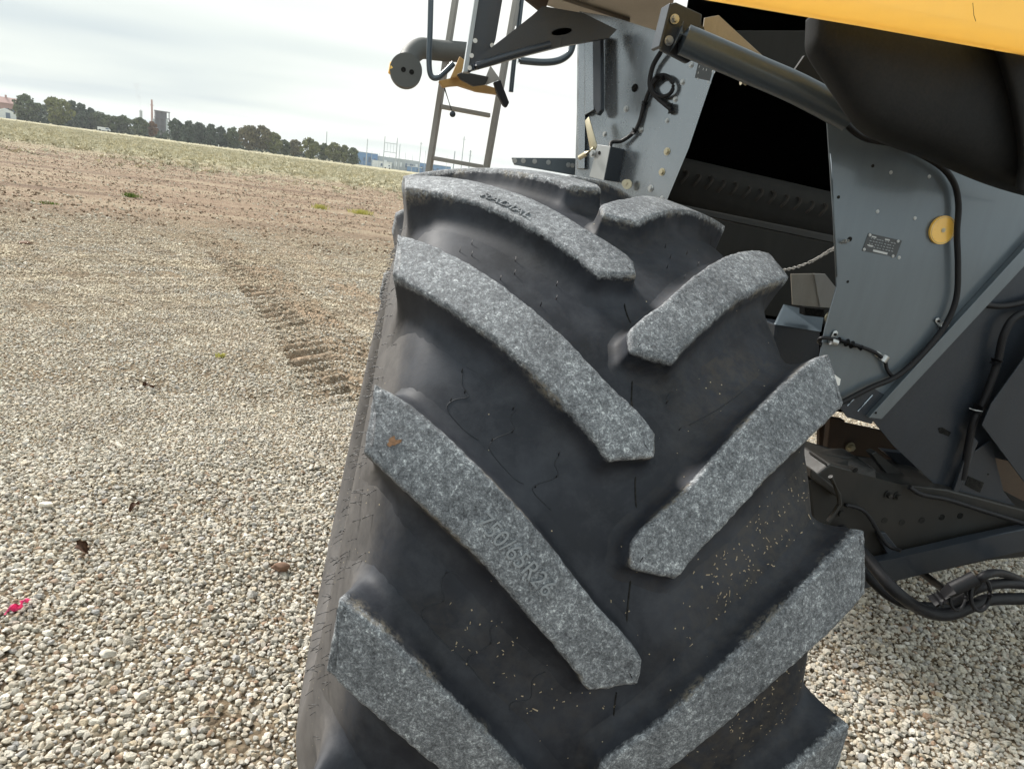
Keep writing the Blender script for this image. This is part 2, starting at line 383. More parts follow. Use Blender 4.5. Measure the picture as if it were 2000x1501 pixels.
# track of a tractor tyre through the gravel, on the left
TRK = [gnd(x, y) for x, y in ((360, 425), (420, 470), (490, 530), (560, 595), (620, 655), (668, 728), (705, 800), (735, 880))]
TRK2 = [gnd(x, y) for x, y in ((500, 448), (600, 510), (700, 585), (790, 660))]
def trk_coord(X, Y, T, half):
    """lateral offset and length along a polyline, for arrays"""
    best = np.full(X.shape, 1e9); lat = np.zeros(X.shape); lon = np.zeros(X.shape); acc = 0.0
    for a, b_ in zip(T[:-1], T[1:]):
        ax, ay, bx, by = a.x, a.y, b_.x, b_.y
        L = math.hypot(bx - ax, by - ay); tx, ty = (bx - ax) / L, (by - ay) / L
        s = np.clip((X - ax) * tx + (Y - ay) * ty, 0, L)
        dx = X - (ax + tx * s); dy = Y - (ay + ty * s); d = np.hypot(dx, dy)
        m = d < best
        best = np.where(m, d, best); lat = np.where(m, dx * ty - dy * tx, lat); lon = np.where(m, acc + s, lon); acc += L
    return lat, lon, best
def hsh(X, Y, s):
    return (np.sin(X * 1.7 * s + 1.3) * np.cos(Y * 1.9 * s - 0.7) + np.sin(X * 0.9 * s - Y * 1.3 * s + 2.1) + np.sin(X * 2.7 * s + Y * 2.2 * s)) / 3.0
def ground_h(X, Y):
    h = 0.012 * hsh(X, Y, 1.6) + 0.010 * hsh(X + 3, Y - 2, 4.3) + np.clip(Y - 4.5, 0, 4) / 4 * (0.013 * hsh(X - 1, Y + 2, 9.0) + 0.012 * hsh(X * .8 + 5, Y, 17.0))
    rut = np.zeros(X.shape)
    for T, hw, dep in ((TRK, 0.36, 0.048), (TRK2, 0.20, 0.016)):
        lat, lon, d = trk_coord(X, Y, T, hw)
        m = np.clip((hw + 0.05 - d) / 0.08, 0, 1)
        m = m * (0.72 + 0.28 * np.sin(lon * 2.3 + lat * 5)) * np.clip(1.4 - 0.0 * lon, 0, 1)
        e1 = np.clip((Y - 4.4) / 1.0, 0, 1); e2 = 1 - .55 * np.clip((Y - 9.5) / 4.0, 0, 1); m = m * e1 * e2 * np.clip(.75 + .9 * hsh(X, Y, 3.1), .15, 1)
        bars = np.sin((lon - 0.75 * np.abs(lat)) * 2 * PI / 0.21 + 1.1 * hsh(X, Y, 3.7))
        h = h + m * (-dep * 0.4 + dep * np.clip(bars * 1.3, -1, 1)) * (1 + 0.35 * hsh(X, Y, 17))
        h = h + 0.018 * np.exp(-((d - hw - 0.05) / 0.05) ** 2)
        rut = np.maximum(rut, np.clip(m, 0, 1) * np.clip(0.75 + 0.5 * hsh(X, Y, 8), 0, 1))
    return h, rut
def ground():
    xs = np.concatenate([np.linspace(-1500, -60, 14), np.linspace(-52, -9, 18), np.arange(-8.6, -3.6, 0.10), np.arange(-3.6, 0.8, 0.035), np.arange(0.8, 7, 0.12), np.linspace(7.5, 60, 16), np.linspace(90, 1500, 12)])
    ys = np.concatenate([np.linspace(-60, -2, 8), np.arange(-1.5, 3.0, 0.08), np.arange(3.0, 13.5, 0.035), np.arange(13.5, 26, 0.25), np.linspace(27, 80, 25), np.linspace(95, 2600, 16)])
    X, Y = np.meshgrid(xs, ys); h, rut = ground_h(X, Y)
    h = np.where((np.abs(X) < 60) & (Y < 80), h, 0.0)
    me = bpy.data.meshes.new('ground'); ny, nx = X.shape
    V = np.stack([X.ravel(), Y.ravel(), h.ravel()], 1)
    i = np.arange(ny * nx).reshape(ny, nx)
    Fc = np.stack([i[:-1, :-1].ravel(), i[:-1, 1:].ravel(), i[1:, 1:].ravel(), i[1:, :-1].ravel()], 1)
    me.from_pydata(V.tolist(), [], Fc.tolist()); me.update()
    a = me.attributes.new('rut', 'FLOAT', 'POINT'); a.data.foreach_set('value', rut.ravel().astype(np.float32))
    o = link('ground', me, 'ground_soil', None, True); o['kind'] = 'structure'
    return o
ground()

# gravel: real stones scattered on the ground, one object
def stone_mat():
    m, nt, b = newmat('stone')
    oi = N(nt, 'ShaderNodeObjectInfo')
    c = cramp(nt, oi.outputs['Random'], [(0.0, (0.27, 0.25, 0.21)), (0.14, (0.42, 0.395, 0.34)), (0.30, (0.56, 0.535, 0.47)), (0.44, (0.42, 0.345, 0.245)), (0.52, (0.33, 0.33, 0.33)), (0.64, (0.56, 0.51, 0.415)), (0.78, (0.70, 0.67, 0.60)), (0.88, (0.46, 0.38, 0.26)), (0.93, (0.80, 0.78, 0.73)), (0.985, (0.28, 0.18, 0.115))])
    n = noise(nt, 2.2, 5, 0.65); n2 = noise(nt, 9.0, 3, 0.6)
    # stones away from the fresh pile are dusted with tan soil
    sp_ = N(nt, 'ShaderNodeSeparateXYZ'); nt.links.new(oi.outputs['Location'], sp_.inputs[0])
    dusty = mth(nt, 'MULTIPLY', mth(nt, 'SUBTRACT', sp_.outputs[1], 2.6), 0.16, clamp=True)
    pn_ = noise(nt, 0.9, 4, 0.65, vec=oi.outputs['Location'])
    c = mixc(nt, mth(nt, 'MULTIPLY', dusty, cramp(nt, pn_, [(0.35, (0.15, 0.15, 0.15)), (0.6, (0.85, 0.85, 0.85))])), c, cramp(nt, noise(nt, 2.3, 5, 0.7, vec=oi.outputs['Location']), [(0.38, (0.34, 0.25, 0.165)), (0.5, (0.58, 0.475, 0.33)), (0.62, (0.74, 0.64, 0.47))]))
    c = mixc(nt, 1.0, c, (1.26, 1.24, 1.22), 'MULTIPLY')
    c = mixc(nt, cramp(nt, n, [(0.35, (0, 0, 0)), (0.7, (0.55, 0.55, 0.55))]), c, (0.30, 0.27, 0.225))
    c = mixc(nt, cramp(nt, n2, [(0.55, (0, 0, 0)), (0.75, (0.6, 0.6, 0.6))]), c, (0.66, 0.64, 0.60))
    nt.links.new(c, b.inputs['Base Color']); b.inputs['Roughness'].default_value = 0.85; b.inputs['Specular IOR Level'].default_value = 0.25
    bump(nt, b, n2, 0.5, 0.12)
    return m
stone_mat()
def stone_mesh(k):
    r = np.random.default_rng(100 + k); bm = bmesh.new(); bmesh.ops.create_icosphere(bm, subdivisions=2, radius=0.5)
    # cut by random planes for facets, then squash
    pln = [(Vector(r.normal(size=3)).normalized(), 0.23 + 0.16 * r.random()) for _ in range(13)]
    for v in bm.verts:
        for n_, d in pln:
            q = v.co.dot(n_)
            if q > d: v.co -= n_ * (q - d)
        v.co += Vector(r.normal(size=3)) * 0.012
    s = (1.0, 0.72 + 0.2 * r.random(), 0.50 + 0.2 * r.random())
    bmesh.ops.transform(bm, matrix=Matrix.Diagonal((*s, 1)), verts=bm.verts)
    ca = math.radians(15)
    for f in bm.faces: f.smooth = True
    for e_ in bm.edges: e_.smooth = e_.calc_face_angle(0) < ca
    me = bpy.data.meshes.new('stone'); bm.to_mesh(me); bm.free(); me.materials.append(MATS['stone']); return me
def gravel():
    pc = bpy.data.collections.new('stone_kinds')
    for k in range(12):
        pc.objects.link(bpy.data.objects.new('stone', stone_mesh(k)))
    P = []; S = []
    def region(x0, x1, y0, y1, sp, smin, smax, prob=1.0, z=0.0):
        xs = np.arange(x0, x1, sp); ys = np.arange(y0, y1, sp); X, Y = np.meshgrid(xs, ys)
        X = X + rng.uniform(-.5, .5, X.shape) * sp; Y = Y + rng.uniform(-.5, .5, X.shape) * sp
        # keep only the wedge the camera can see, with a margin
        az = np.arctan2(X, Y + 0.9); keep = (az > math.radians(-38)) & (az < math.radians(66))
        h, rut = ground_h(X, Y)
        keep &= rng.random(X.shape) < prob * (1 - 0.90 * np.clip(rut * 1.25, 0, 1))
        # thins out towards the bare soil
        keep &= rng.random(X.shape) < np.clip((15.5 - Y + 2.2 * hsh(X, Y, 0.9)) / 5.0, 0.0, 1)
        thin = hsh(X + 5, Y + 9, 2.1) * 0.5 + hsh(X, Y, 5.0) * 0.5
        keep &= (rng.random(X.shape) < np.clip(1.2 - np.clip(Y - 3.5, 0, 9) * 0.03 - np.clip(thin - 0.20, 0, 1) * (1.2 + np.clip(Y - 3, 0, 5) * .35), 0.15, 1))
        keep &= ~((X > 1.3) & (Y > 8))
        s = smin + (smax - smin) * rng.random(X.shape) ** 2.6
        s = np.where(rng.random(X.shape) < 0.012, s * 1.6, s)
        for a, v in ((P, np.stack([X, Y, h + s * 0.10 + z], -1)[keep]), (S, s[keep])): a.append(v)
    region(-2.4, 5.4, 0.7, 4.6, 0.0150, 0.014, 0.036)
    region(-2.4, 5.4, 0.7, 3.6, 0.030, 0.022, 0.040, 0.5, 0.005)
    region(-5.0, 7.5, 4.6, 8.0, 0.022, 0.016, 0.040)
    region(-8.5, 2.4, 8.0, 17.5, 0.032, 0.022, 0.05)
    o = scatter('gravel', pc, np.concatenate(P), np.concatenate(S))
    o['kind'] = 'stuff'; o['label'] = 'pale grey and tan crushed stone gravel covering the yard'
def scatter(name, pc, P_, S_):
    n = len(P_); me = bpy.data.meshes.new(name); me.vertices.add(n); me.vertices.foreach_set('co', P_.ravel().astype(np.float32))
    a = me.attributes.new('size', 'FLOAT', 'POINT'); a.data.foreach_set('value', S_.astype(np.float32))
    R = np.stack([rng.normal(0, 0.35, n), rng.normal(0, 0.35, n), rng.uniform(0, 2 * PI, n)], 1)
    a = me.attributes.new('turn', 'FLOAT_VECTOR', 'POINT'); a.data.foreach_set('vector', R.ravel().astype(np.float32))
    o = bpy.data.objects.new(name, me); COL.objects.link(o); me.materials.append(pc.objects[0].data.materials[0])
    ng = bpy.data.node_groups.new('scatter_' + name, 'GeometryNodeTree')
    ng.interface.new_socket('Geometry', in_out='INPUT', socket_type='NodeSocketGeometry'); ng.interface.new_socket('Geometry', in_out='OUTPUT', socket_type='NodeSocketGeometry')
    gi = ng.nodes.new('NodeGroupInput'); go = ng.nodes.new('NodeGroupOutput')
    iop = ng.nodes.new('GeometryNodeInstanceOnPoints'); ci = ng.nodes.new('GeometryNodeCollectionInfo')
    ci.inputs['Collection'].default_value = pc; ci.inputs['Separate Children'].default_value = True; ci.inputs['Reset Children'].default_value = True
    na = ng.nodes.new('GeometryNodeInputNamedAttribute'); na.data_type = 'FLOAT'; na.inputs[0].default_value = 'size'
    nb = ng.nodes.new('GeometryNodeInputNamedAttribute'); nb.data_type = 'FLOAT_VECTOR'; nb.inputs[0].default_value = 'turn'
    L = ng.links
    L.new(gi.outputs[0], iop.inputs['Points']); L.new(ci.outputs[0], iop.inputs['Instance']); iop.inputs['Pick Instance'].default_value = True
    L.new(nb.outputs[0], iop.inputs['Rotation']); L.new(na.outputs[0], iop.inputs['Scale']); L.new(iop.outputs[0], go.inputs[0])
    md = o.modifiers.new('scatter', 'NODES'); md.node_group = ng
    print(name, n); return o
gravel()
def clods():
    m, nt, b = newmat('clod'); oi = N(nt, 'ShaderNodeObjectInfo')
    nt.links.new(cramp(nt, oi.outputs['Random'], [(0.0, (0.14, 0.092, 0.062)), (0.45, (0.27, 0.195, 0.135)), (0.75, (0.40, 0.335, 0.25)), (0.95, (0.58, 0.53, 0.43))]), b.inputs['Base Color'])
    b.inputs['Roughness'].default_value = .95; b.inputs['Specular IOR Level'].default_value = .1
    pc = bpy.data.collections.new('clod_kinds')
    for k in range(6):
        me = stone_mesh(40 + k); me.materials[0] = m; pc.objects.link(bpy.data.objects.new('clod', me))
    n = 60000; X = rng.uniform(-1, 1, n); Y = 11.5 + 50 * rng.random(n) ** 1.5; X = X * (Y * .62 + 2) - Y * .08
    k = (rng.random(n) < np.clip((Y - 11.5) / 3, .1, 1) * np.clip((60 - Y) / 12, 0, 1) * .8) & (hsh(X, Y, .5) + .5 * hsh(X, Y, 1.3) > -.55); X, Y = X[k], Y[k]
    S = .020 + .07 * rng.random(len(X)) ** 4 + .0009 * Y
    o = scatter('soil_clods', pc, np.stack([X, Y, S * .12 + 0 * X], 1), S)
    o['kind'] = 'stuff'; o['label'] = 'brown soil clods and stones strewn over the bare strip behind the gravel'
clods()
def stubble():
    m, nt, b = newmat('stubble'); oi = N(nt, 'ShaderNodeObjectInfo')
    nt.links.new(cramp(nt, oi.outputs['Random'], [(0.0, (0.26, 0.235, 0.15)), (0.3, (0.42, 0.375, 0.25)), (0.65, (0.55, 0.495, 0.35)), (0.95, (0.66, 0.60, 0.43))]), b.inputs['Base Color']); b.inputs['Roughness'].default_value = .9
    pc = bpy.data.collections.new('stubble_kinds')
    for k in range(5):
        r = np.random.default_rng(70 + k); V = []; Fc = []
        for q in range(26):
            c = np.array([r.normal(0, .28), r.normal(0, .28), 0]); a = r.uniform(0, 6.28); h = r.uniform(.15, .5); tip = c + np.array([math.cos(a) * h, math.sin(a) * h, h * .7]); w = np.array([-math.sin(a), math.cos(a), 0]) * .05
            i0 = len(V); V += [c - w, c + w, tip + w, tip - w]; Fc.append((i0, i0 + 1, i0 + 2, i0 + 3))
        me = bpy.data.meshes.new('stubble'); me.from_pydata([tuple(v) for v in V], [], Fc); me.materials.append(m); pc.objects.link(bpy.data.objects.new('stubble', me))
    n = 75000; Y = 36 + 180 * rng.random(n) ** 1.45; X = rng.uniform(-1, 1, n) * (Y * .55 + 3) - Y * .22
    k = (rng.random(n) < np.clip((Y - 46 + 8 * hsh(X, Y, .12)) / 30, .02, 1)) & (hsh(X * .35, Y, .33) > -.42); X, Y = X[k], Y[k]
    S = .16 + .25 * rng.random(len(X)) ** 2 + .0016 * Y
    o = scatter('crop_stubble', pc, np.stack([X, Y, 0 * X], 1), S); o['kind'] = 'stuff'; o['label'] = 'pale green and straw coloured crop stubble covering the far field'
stubble()

# ================================================================== COMBINE
combine = thing('combine_harvester', 'yellow and dark grey combine harvester on a huge lugged rear tyre', 'combine harvester', (1.6, 1.6, 0))
bpy.context.view_layer.update()
class _:
    pass
def fix_parent(o, p):
    o.parent = p
    o.matrix_parent_inverse = Matrix.Translation(-p.location)
_link = link
def link(name, me, mat=None, parent=None, smooth=False):
    o = _link(name, me, mat, None, smooth)
    if parent is not None:
        o.parent = parent
        if parent.type == 'EMPTY': o.matrix_parent_inverse = Matrix.Translation(-Vector(parent.location))
    return o

# ---------------- tyre
WC = np.array([0.3734, 1.5676, CAMZ - 0.7873]); TILT = 0.0319; NL = 16; STAG = 0.1986; KC = 0.366; RT_ = 0.82
def wsc(ph): return 1.024 * (1 - 0.085 * (1.5 * math.sin(ph) - 0.92))      # the loaded tyre is a little wider low down
def wpt(u, R, ph):
    u = u * wsc(ph)
    v = np.array([u, -R * math.cos(ph), R * math.sin(ph)])
    c, s = math.cos(TILT), math.sin(TILT)
    v = np.array([v[0] * c + v[2] * s, v[1], -v[0] * s + v[2] * c])
    return Vector(v + WC)
BT = np.array([0, .1, .2, .28, .33, .36, .385, .42, .46, .52, .58, .64, .70])
BU = np.array([0, .1, .198, .272, .313, .332, .346, .362, .377, .390, .385, .355, .300])
BR = np.array([.7725, .770, .760, .744, .728, .708, .680, .640, .597, .530, .465, .400, .345])
def smooth_interp(t, xs, ys):
    # catmull-rom on a table
    t = min(max(t, xs[0]), xs[-1]); i = int(np.searchsorted(xs, t) - 1); i = min(max(i, 0), len(xs) - 2)
    x0, x1 = xs[i], xs[i + 1]; s = (t - x0) / (x1 - x0)
    m0 = (ys[i + 1] - ys[i - 1]) / (xs[i + 1] - xs[i - 1]) if i > 0 else ((ys[1] - ys[0]) / (xs[1] - xs[0]) if ys is BU else 0.0)
    m1 = (ys[i + 2] - ys[i]) / (xs[i + 2] - xs[i]) if i < len(xs) - 2 else (ys[-1] - ys[-2]) / (xs[-1] - xs[-2])
    h = x1 - x0
    return (2 * s**3 - 3 * s**2 + 1) * ys[i] + (s**3 - 2 * s**2 + s) * h * m0 + (-2 * s**3 + 3 * s**2) * ys[i + 1] + (s**3 - s**2) * h * m1
def base_uR(t):
    a = abs(t); u = smooth_interp(a, BT, BU) * (1 if t >= 0 else -1); return u, smooth_interp(a, BT, BR)
def top_uR(t):
    a = abs(t); s = 1 if t >= 0 else -1
    if a <= 0.382: return s * a, RT_ - KC * a * a
    return s * (0.382 + (a - 0.382) * 0.10), RT_ - KC * 0.382**2 - (a - 0.382) * 0.95
def surf(t, ph, h):
    bu, br = base_uR(t); tu, tr = top_uR(t)
    return wpt(bu + (tu - bu) * h, br + (tr - br) * h, ph)
def tyre():
    ts = np.concatenate([np.linspace(-0.70, -0.34, 19), np.linspace(-0.32, 0.32, 25), np.linspace(0.34, 0.70, 19)])
    na = 256; V = []; dirt = []
    for j in range(na):
        ph = 2 * PI * j / na
        for t in ts:
            u, R = base_uR(t)
            # slight sag of the groove floor midway between lugs, sidewall ripples
            V.append(wpt(u, R, ph)); 
            d = 0.0
            if t > 0.03: d = min(1.0, (t - 0.03) / 0.12) * (1.0 if math.sin(ph) < 0.75 else 0.25)
            elif t < -0.3: d = 0.55 * min(1, (-0.3 - t) / 0.1)
            if 0 < ph < PI and math.cos(ph) > 0 and math.sin(ph) < 0.28 and t < 0: d = max(d, 0.4)
            dirt.append(d)
    m = len(ts); Fc = []
    for j in range(na):
        a = j * m; b_ = ((j + 1) % na) * m
        for i in range(m - 1): Fc.append((a + i, a + i + 1, b_ + i + 1, b_ + i))
    o = arr_obj('tyre', V, Fc, 'tyre_rubber', combine, True)
    at = o.data.attributes.new('dirt', 'FLOAT', 'POINT'); at.data.foreach_set('value', dirt)
    at = o.data.attributes.new('wear', 'FLOAT', 'POINT'); at.data.foreach_set('value', [0.0] * len(V))
    at = o.data.attributes.new('side', 'FLOAT', 'POINT'); at.data.foreach_set('value', [min(1.0, max(0.0, (-t - .375) / .03)) for j in range(na) for t in ts])
    o['label'] = 'huge black rubber tyre with chevron lugs'
    return o
TY = tyre()
# lug outline (u, phi) measured on the tread: upper edge outer -> inner, then lower edge inner -> outer
LUG = [(.382, 1.895), (.335, 1.858), (.262, 1.784), (.192, 1.705), (.125, 1.622), (.060, 1.533), (.022, 1.490), (-.004, 1.458), (-.013, 1.440),
       (-.013, 1.408), (-.012, 1.402), (.050, 1.389), (.057, 1.396), (.078, 1.430), (.130, 1.497), (.200, 1.583), (.270, 1.655), (.335, 1.718), (.382, 1.768)]
LUG = [(a, b - 0.05) for a, b in LUG]
def densify(poly, step):
    out = []; n = len(poly)
    for i in range(n):
        a = np.array(poly[i]); b_ = np.array(poly[(i + 1) % n]); L = math.hypot(b_[0] - a[0], (b_[1] - a[1]) * .8)
        k = max(1, int(round(L / step)))
        for q in range(k): out.append(tuple(a + (b_ - a) * q / k))
    return out
def smooth_outline(poly):
    up = spline([(p[0], p[1] * .8, 0) for p in poly[:8]], 5); lo = spline([(p[0], p[1] * .8, 0) for p in poly[12:]], 5)
    mid = [(p[0], p[1] * .8, 0) for p in poly[8:12]]
    return [(p[0], p[1]) for p in up] + [(p[0], p[1]) for p in mid] + [(p[0], p[1]) for p in lo]
def lug(side, idx):
    r = np.random.default_rng(1000 + idx * 2 + (side > 0))
    P = densify(smooth_outline(LUG), 0.0042)          # (u, arc metres)
    P = [np.array(p) for p in P]; n = len(P)
    # outward normals
    nrm = []
    for i in range(n):
        d = P[(i + 2) % n] - P[i - 2]; nn = np.array([d[1], -d[0]]); nn /= np.linalg.norm(nn) + 1e-9; nrm.append(nn)
    area = sum(P[i][0] * P[(i + 1) % n][1] - P[(i + 1) % n][0] * P[i][1] for i in range(n))
    if area < 0: nrm = [-v for v in nrm]
    ci = [i for i in range(n)]
    # worn, chipped edge
    wob = np.zeros(n)
    for f_, a_ in ((3, .0006), (7, .0006), (17, .0006), (37, .0007), (61, .0006)):
        wob += a_ * np.sin(np.arange(n) / n * 2 * PI * f_ + r.uniform(0, 6.28))
    wob = wob * .55 + r.normal(0, .0002, n)
    rings = [(-0.012, 1.0, 1.0), (-0.0045, 1.0, 1.0), (-0.0012, 0.992, 0.97), (0.0012, 0.955, 0.82), (0.0027, 0.86, 0.55), (0.0045, 0.70, 0.34), (0.0068, 0.50, 0.12), (0.0095, 0.33, 0.0), (0.0140, 0.18, 0.0), (0.0210, 0.075, 0.0), (0.031, 0.012, 0.0), (0.041, -0.03, 0.0)]
    V = []; wear = []; R_ = []; sidev = []
    spine_y = lambda u: np.interp(u, [-.013, .05, .125, .2, .27, .335, .382], [v * .8 - .04 for v in (1.432, 1.46, 1.56, 1.642, 1.718, 1.785, 1.83)])
    def place(p, h):
        t = p[0]; ph = p[1] / .8 + ({1: .015, 4: -.012, 5: -.04}.get(idx, 0.0) if side > 0 else 0.0)
        return surf(side * t, ph - idx * 2 * PI / NL + (STAG if side > 0 else 0.0), h)
    for k, (off, h, w) in enumerate(rings):
        ring = []
        for i in range(n):
            nn = nrm[i]; o_ = off + wob[i] * (0, .7, 1, 1, .7, .4, .2, .1, 0, 0, 0, 0, 0, 0)[k]
            # the outer end runs down the shoulder as a buttress
            sc = 1.0 + (1.9 if off > 0 else 0) * max(0.0, nn[0]) ** 3 * max(0.0, min(1.0, (P[i][0] - .34) / .04)) * (1.0 - max(0.0, nn[1]))
            if off > .003: sc *= 0.60 + 0.40 * max(0.0, min(1.0, (P[i][0] - .01) / .12))
            # lower flank is steeper than the upper
            if off > 0 and nn[1] < -0.1: sc *= 1.0 + 0.45 * min(1.0, -nn[1]) * max(0.0, min(1.0, (.37 - P[i][0]) / .05))
            hh = h
            V.append(place(P[i] + nn * o_ * sc, hh)); wear.append(w); sidev.append(min(1.0, max(0.0, ((P[i] + nn * o_ * sc)[0] - .385) / .03)) if (side < 0 and h < .9) else 0.0)
        R_.append(n)
    # cap: strips towards a spine
    base = len(V)
    capi = []
    for s in (0.5, 0.0):
        for i in range(n):
            u = P[i][0]; q = np.array([min(max(u, .012), .372), spine_y(min(max(u, .012), .372))])
            e_ = P[i] + nrm[i] * -0.012
            V.append(place(q + (e_ - q) * s, 1.0 + 0.004 * (1 - s))); wear.append(1.0); sidev.append(0.0)
    Fc = []
    def strip(a, b_):
        for i in range(n):
            j = (i + 1) % n; Fc.append((a + i, a + j, b_ + j, b_ + i))
    strip(base, 0); strip(base + n, base)
    for k in range(len(rings) - 1): strip(k * n, (k + 1) * n)
    me = bpy.data.meshes.new('lug'); me.from_pydata([tuple(v) for v in V], [], Fc); me.update()
    bm = bmesh.new(); bm.from_mesh(me); lay = bm.verts.layers.float.new('wear')
    bm.verts.ensure_lookup_table()
    sl = bm.verts.layers.float.new('side'); lay = bm.verts.layers.float['wear']
    for v, w, q in zip(bm.verts, wear, sidev): v[lay] = w; v[sl] = q
    bmesh.ops.remove_doubles(bm, verts=bm.verts, dist=1e-5); bmesh.ops.recalc_face_normals(bm, faces=bm.faces)
    for f in bm.faces: f.smooth = True
    dl = bm.verts.layers.float.new('dirt')
    for v in bm.verts: v[dl] = 0.35 if (side > 0 and v[lay] < .1) else (0.08 if v[lay] < .1 else 0.0)
    bm.to_mesh(me); bm.free()
    o = link('lug', me, 'tyre_rubber', None); o.parent = TY
    return o
for s_ in (-1, 1):
    for i_ in range(NL): lug(s_, i_)

def t_invert(x, y, h):
    """photo pixel -> (t, phi) on the tyre base (h=0) or lug top (h=1)"""
    d = ray(x, y); o = CAM - WC; c, s = math.cos(-TILT), math.sin(-TILT)
    fn = base_uR if h == 0 else top_uR
    lo = None
    T = np.arange(0.3, 2.6, 0.004)
    for q in T:
        v = o + d * q; u = v[0] * c + v[2] * s; z = -v[0] * s + v[2] * c; R = math.hypot(v[1], z); u = u / wsc(math.atan2(z, -v[1]))
        # match radius at the same u
        tt = np.interp(abs(u), BU[:10], BT[:10]) if h == 0 else abs(u)
        if R < fn(tt)[1]:
            return math.copysign(tt, u), math.atan2(z, -v[1])
    return None
def tread_line(name, polys, r, mat, h=0, lift=0.0):
    bm = bmesh.new()
    for pp in polys:
        pts = []
        q = [t_invert(x, y, h) for x, y in pp]; q = [a for a in q if a]
        if len(q) < 2: continue
        q = spline([(a[0], a[1], 0) for a in q], 6)
        for a in q:
            bu, br = base_uR(a[0]) if h == 0 else top_uR(a[0]); pts.append(wpt(bu, br + lift, a[1]))
        btube(bm, pts, r, 5)
    return bm_parts(name, bm, mat, TY, True)
bpy.context.view_layer.update()
PUZ = [[(905, 722), (902, 750), (915, 775), (885, 783), (873, 800), (905, 838), (935, 860)], [(912, 718), (940, 735), (975, 765), (1010, 795)],
       [(1010, 798), (997, 815), (1003, 840), (965, 858), (958, 880), (1000, 930), (1022, 945)], [(1020, 795), (1050, 820), (1088, 862)],
       [(1092, 888), (1083, 905), (1088, 930), (1047, 947), (1043, 962), (1075, 995)],
       [(872, 1118), (862, 1140), (866, 1170), (830, 1185), (826, 1205), (870, 1255), (920, 1300), (985, 1385), (1020, 1420)], [(876, 1116), (900, 1125), (960, 1190)],
       [(980, 1212), (957, 1225), (957, 1255), (918, 1278), (912, 1298)], [(982, 1213), (1005, 1232), (1032, 1265)],
       [(1065, 1310), (1040, 1325), (1035, 1360), (1000, 1370), (995, 1385)], [(1300, 780), (1310, 765)], [(1345, 830), (1400, 800), (1450, 765)]]
tread_line('mould_line', PUZ, 0.0006, 'mould_dark', 0, 0.0002)
SEAM_X = [[(1222, 640), (1240, 650), (1247, 700)], [(1233, 780), (1236, 830)], [(1262, 1018), (1245, 1060)], [(1228, 1265), (1226, 1300)]]
SEAM = [[(1218, 560), (1219, 600), (1230, 632), (1240, 640)], [(1247, 705), (1236, 730), (1233, 780)], [(1252, 880), (1240, 920), (1240, 980), (1250, 1010), (1262, 1018)], [(1232, 1120), (1225, 1180), (1222, 1225), (1228, 1265)], [(1203, 1350), (1198, 1400), (1200, 1440), (1215, 1480)]]
tread_line('seam_line', SEAM + SEAM_X, 0.0013, 'hole_black', 0, 0.0002)

def vent_spews():
    bm = bmesh.new(); r = random.Random(5)
    for k in range(300):
        ph = r.uniform(-0.2, PI * 0.80); t = -r.choice((r.uniform(.40, .47), r.uniform(.44, .54), r.uniform(.5, .56)))
        u, R = base_uR(t); u2, R2 = base_uR(t - .01)
        p = wpt(u, R, ph); nv = (wpt(u - 0.01, R, ph) - p).normalized()
        d = (nv + Vector((r.uniform(-.3, .3), r.uniform(-.6, .6), r.uniform(-.7, .3)))).normalized()
        L = r.uniform(.008, .019); btube(bm, [p - d * .001, p + d * L * .5, p + d * L + Vector((0, 0, -L * .15))], 0.0009, 4, 0.0006)
    for x, y in ((922, 478), (922, 500), (898, 492), (1006, 512), (1005, 537), (977, 548), (1086, 560), (1086, 585), (1056, 598), (1298, 485), (1308, 505), (1302, 525), (1340, 498), (1362, 520), (1335, 545), (902, 728), (908, 768), (880, 785), (1002, 800), (1000, 845), (960, 862), (1090, 888), (1085, 932), (1045, 952), (872, 1118), (866, 1172), (826, 1205), (957, 1255), (912, 1298), (1300, 788), (1325, 840)):
        q = t_invert(x, y, 0)
        if not q: continue
        u, R = base_uR(q[0]); p = wpt(u, R, q[1]); d = (wpt(u, R + .02, q[1]) - p).normalized() + Vector((0, 0, .5))
        btube(bm, [p, p + d.normalized() * .009], 0.0008, 4)
    o = bm_obj('vent_spew', bm, 'vent_black', TY, True); o['kind'] = 'stuff'; return o
vent_spews()

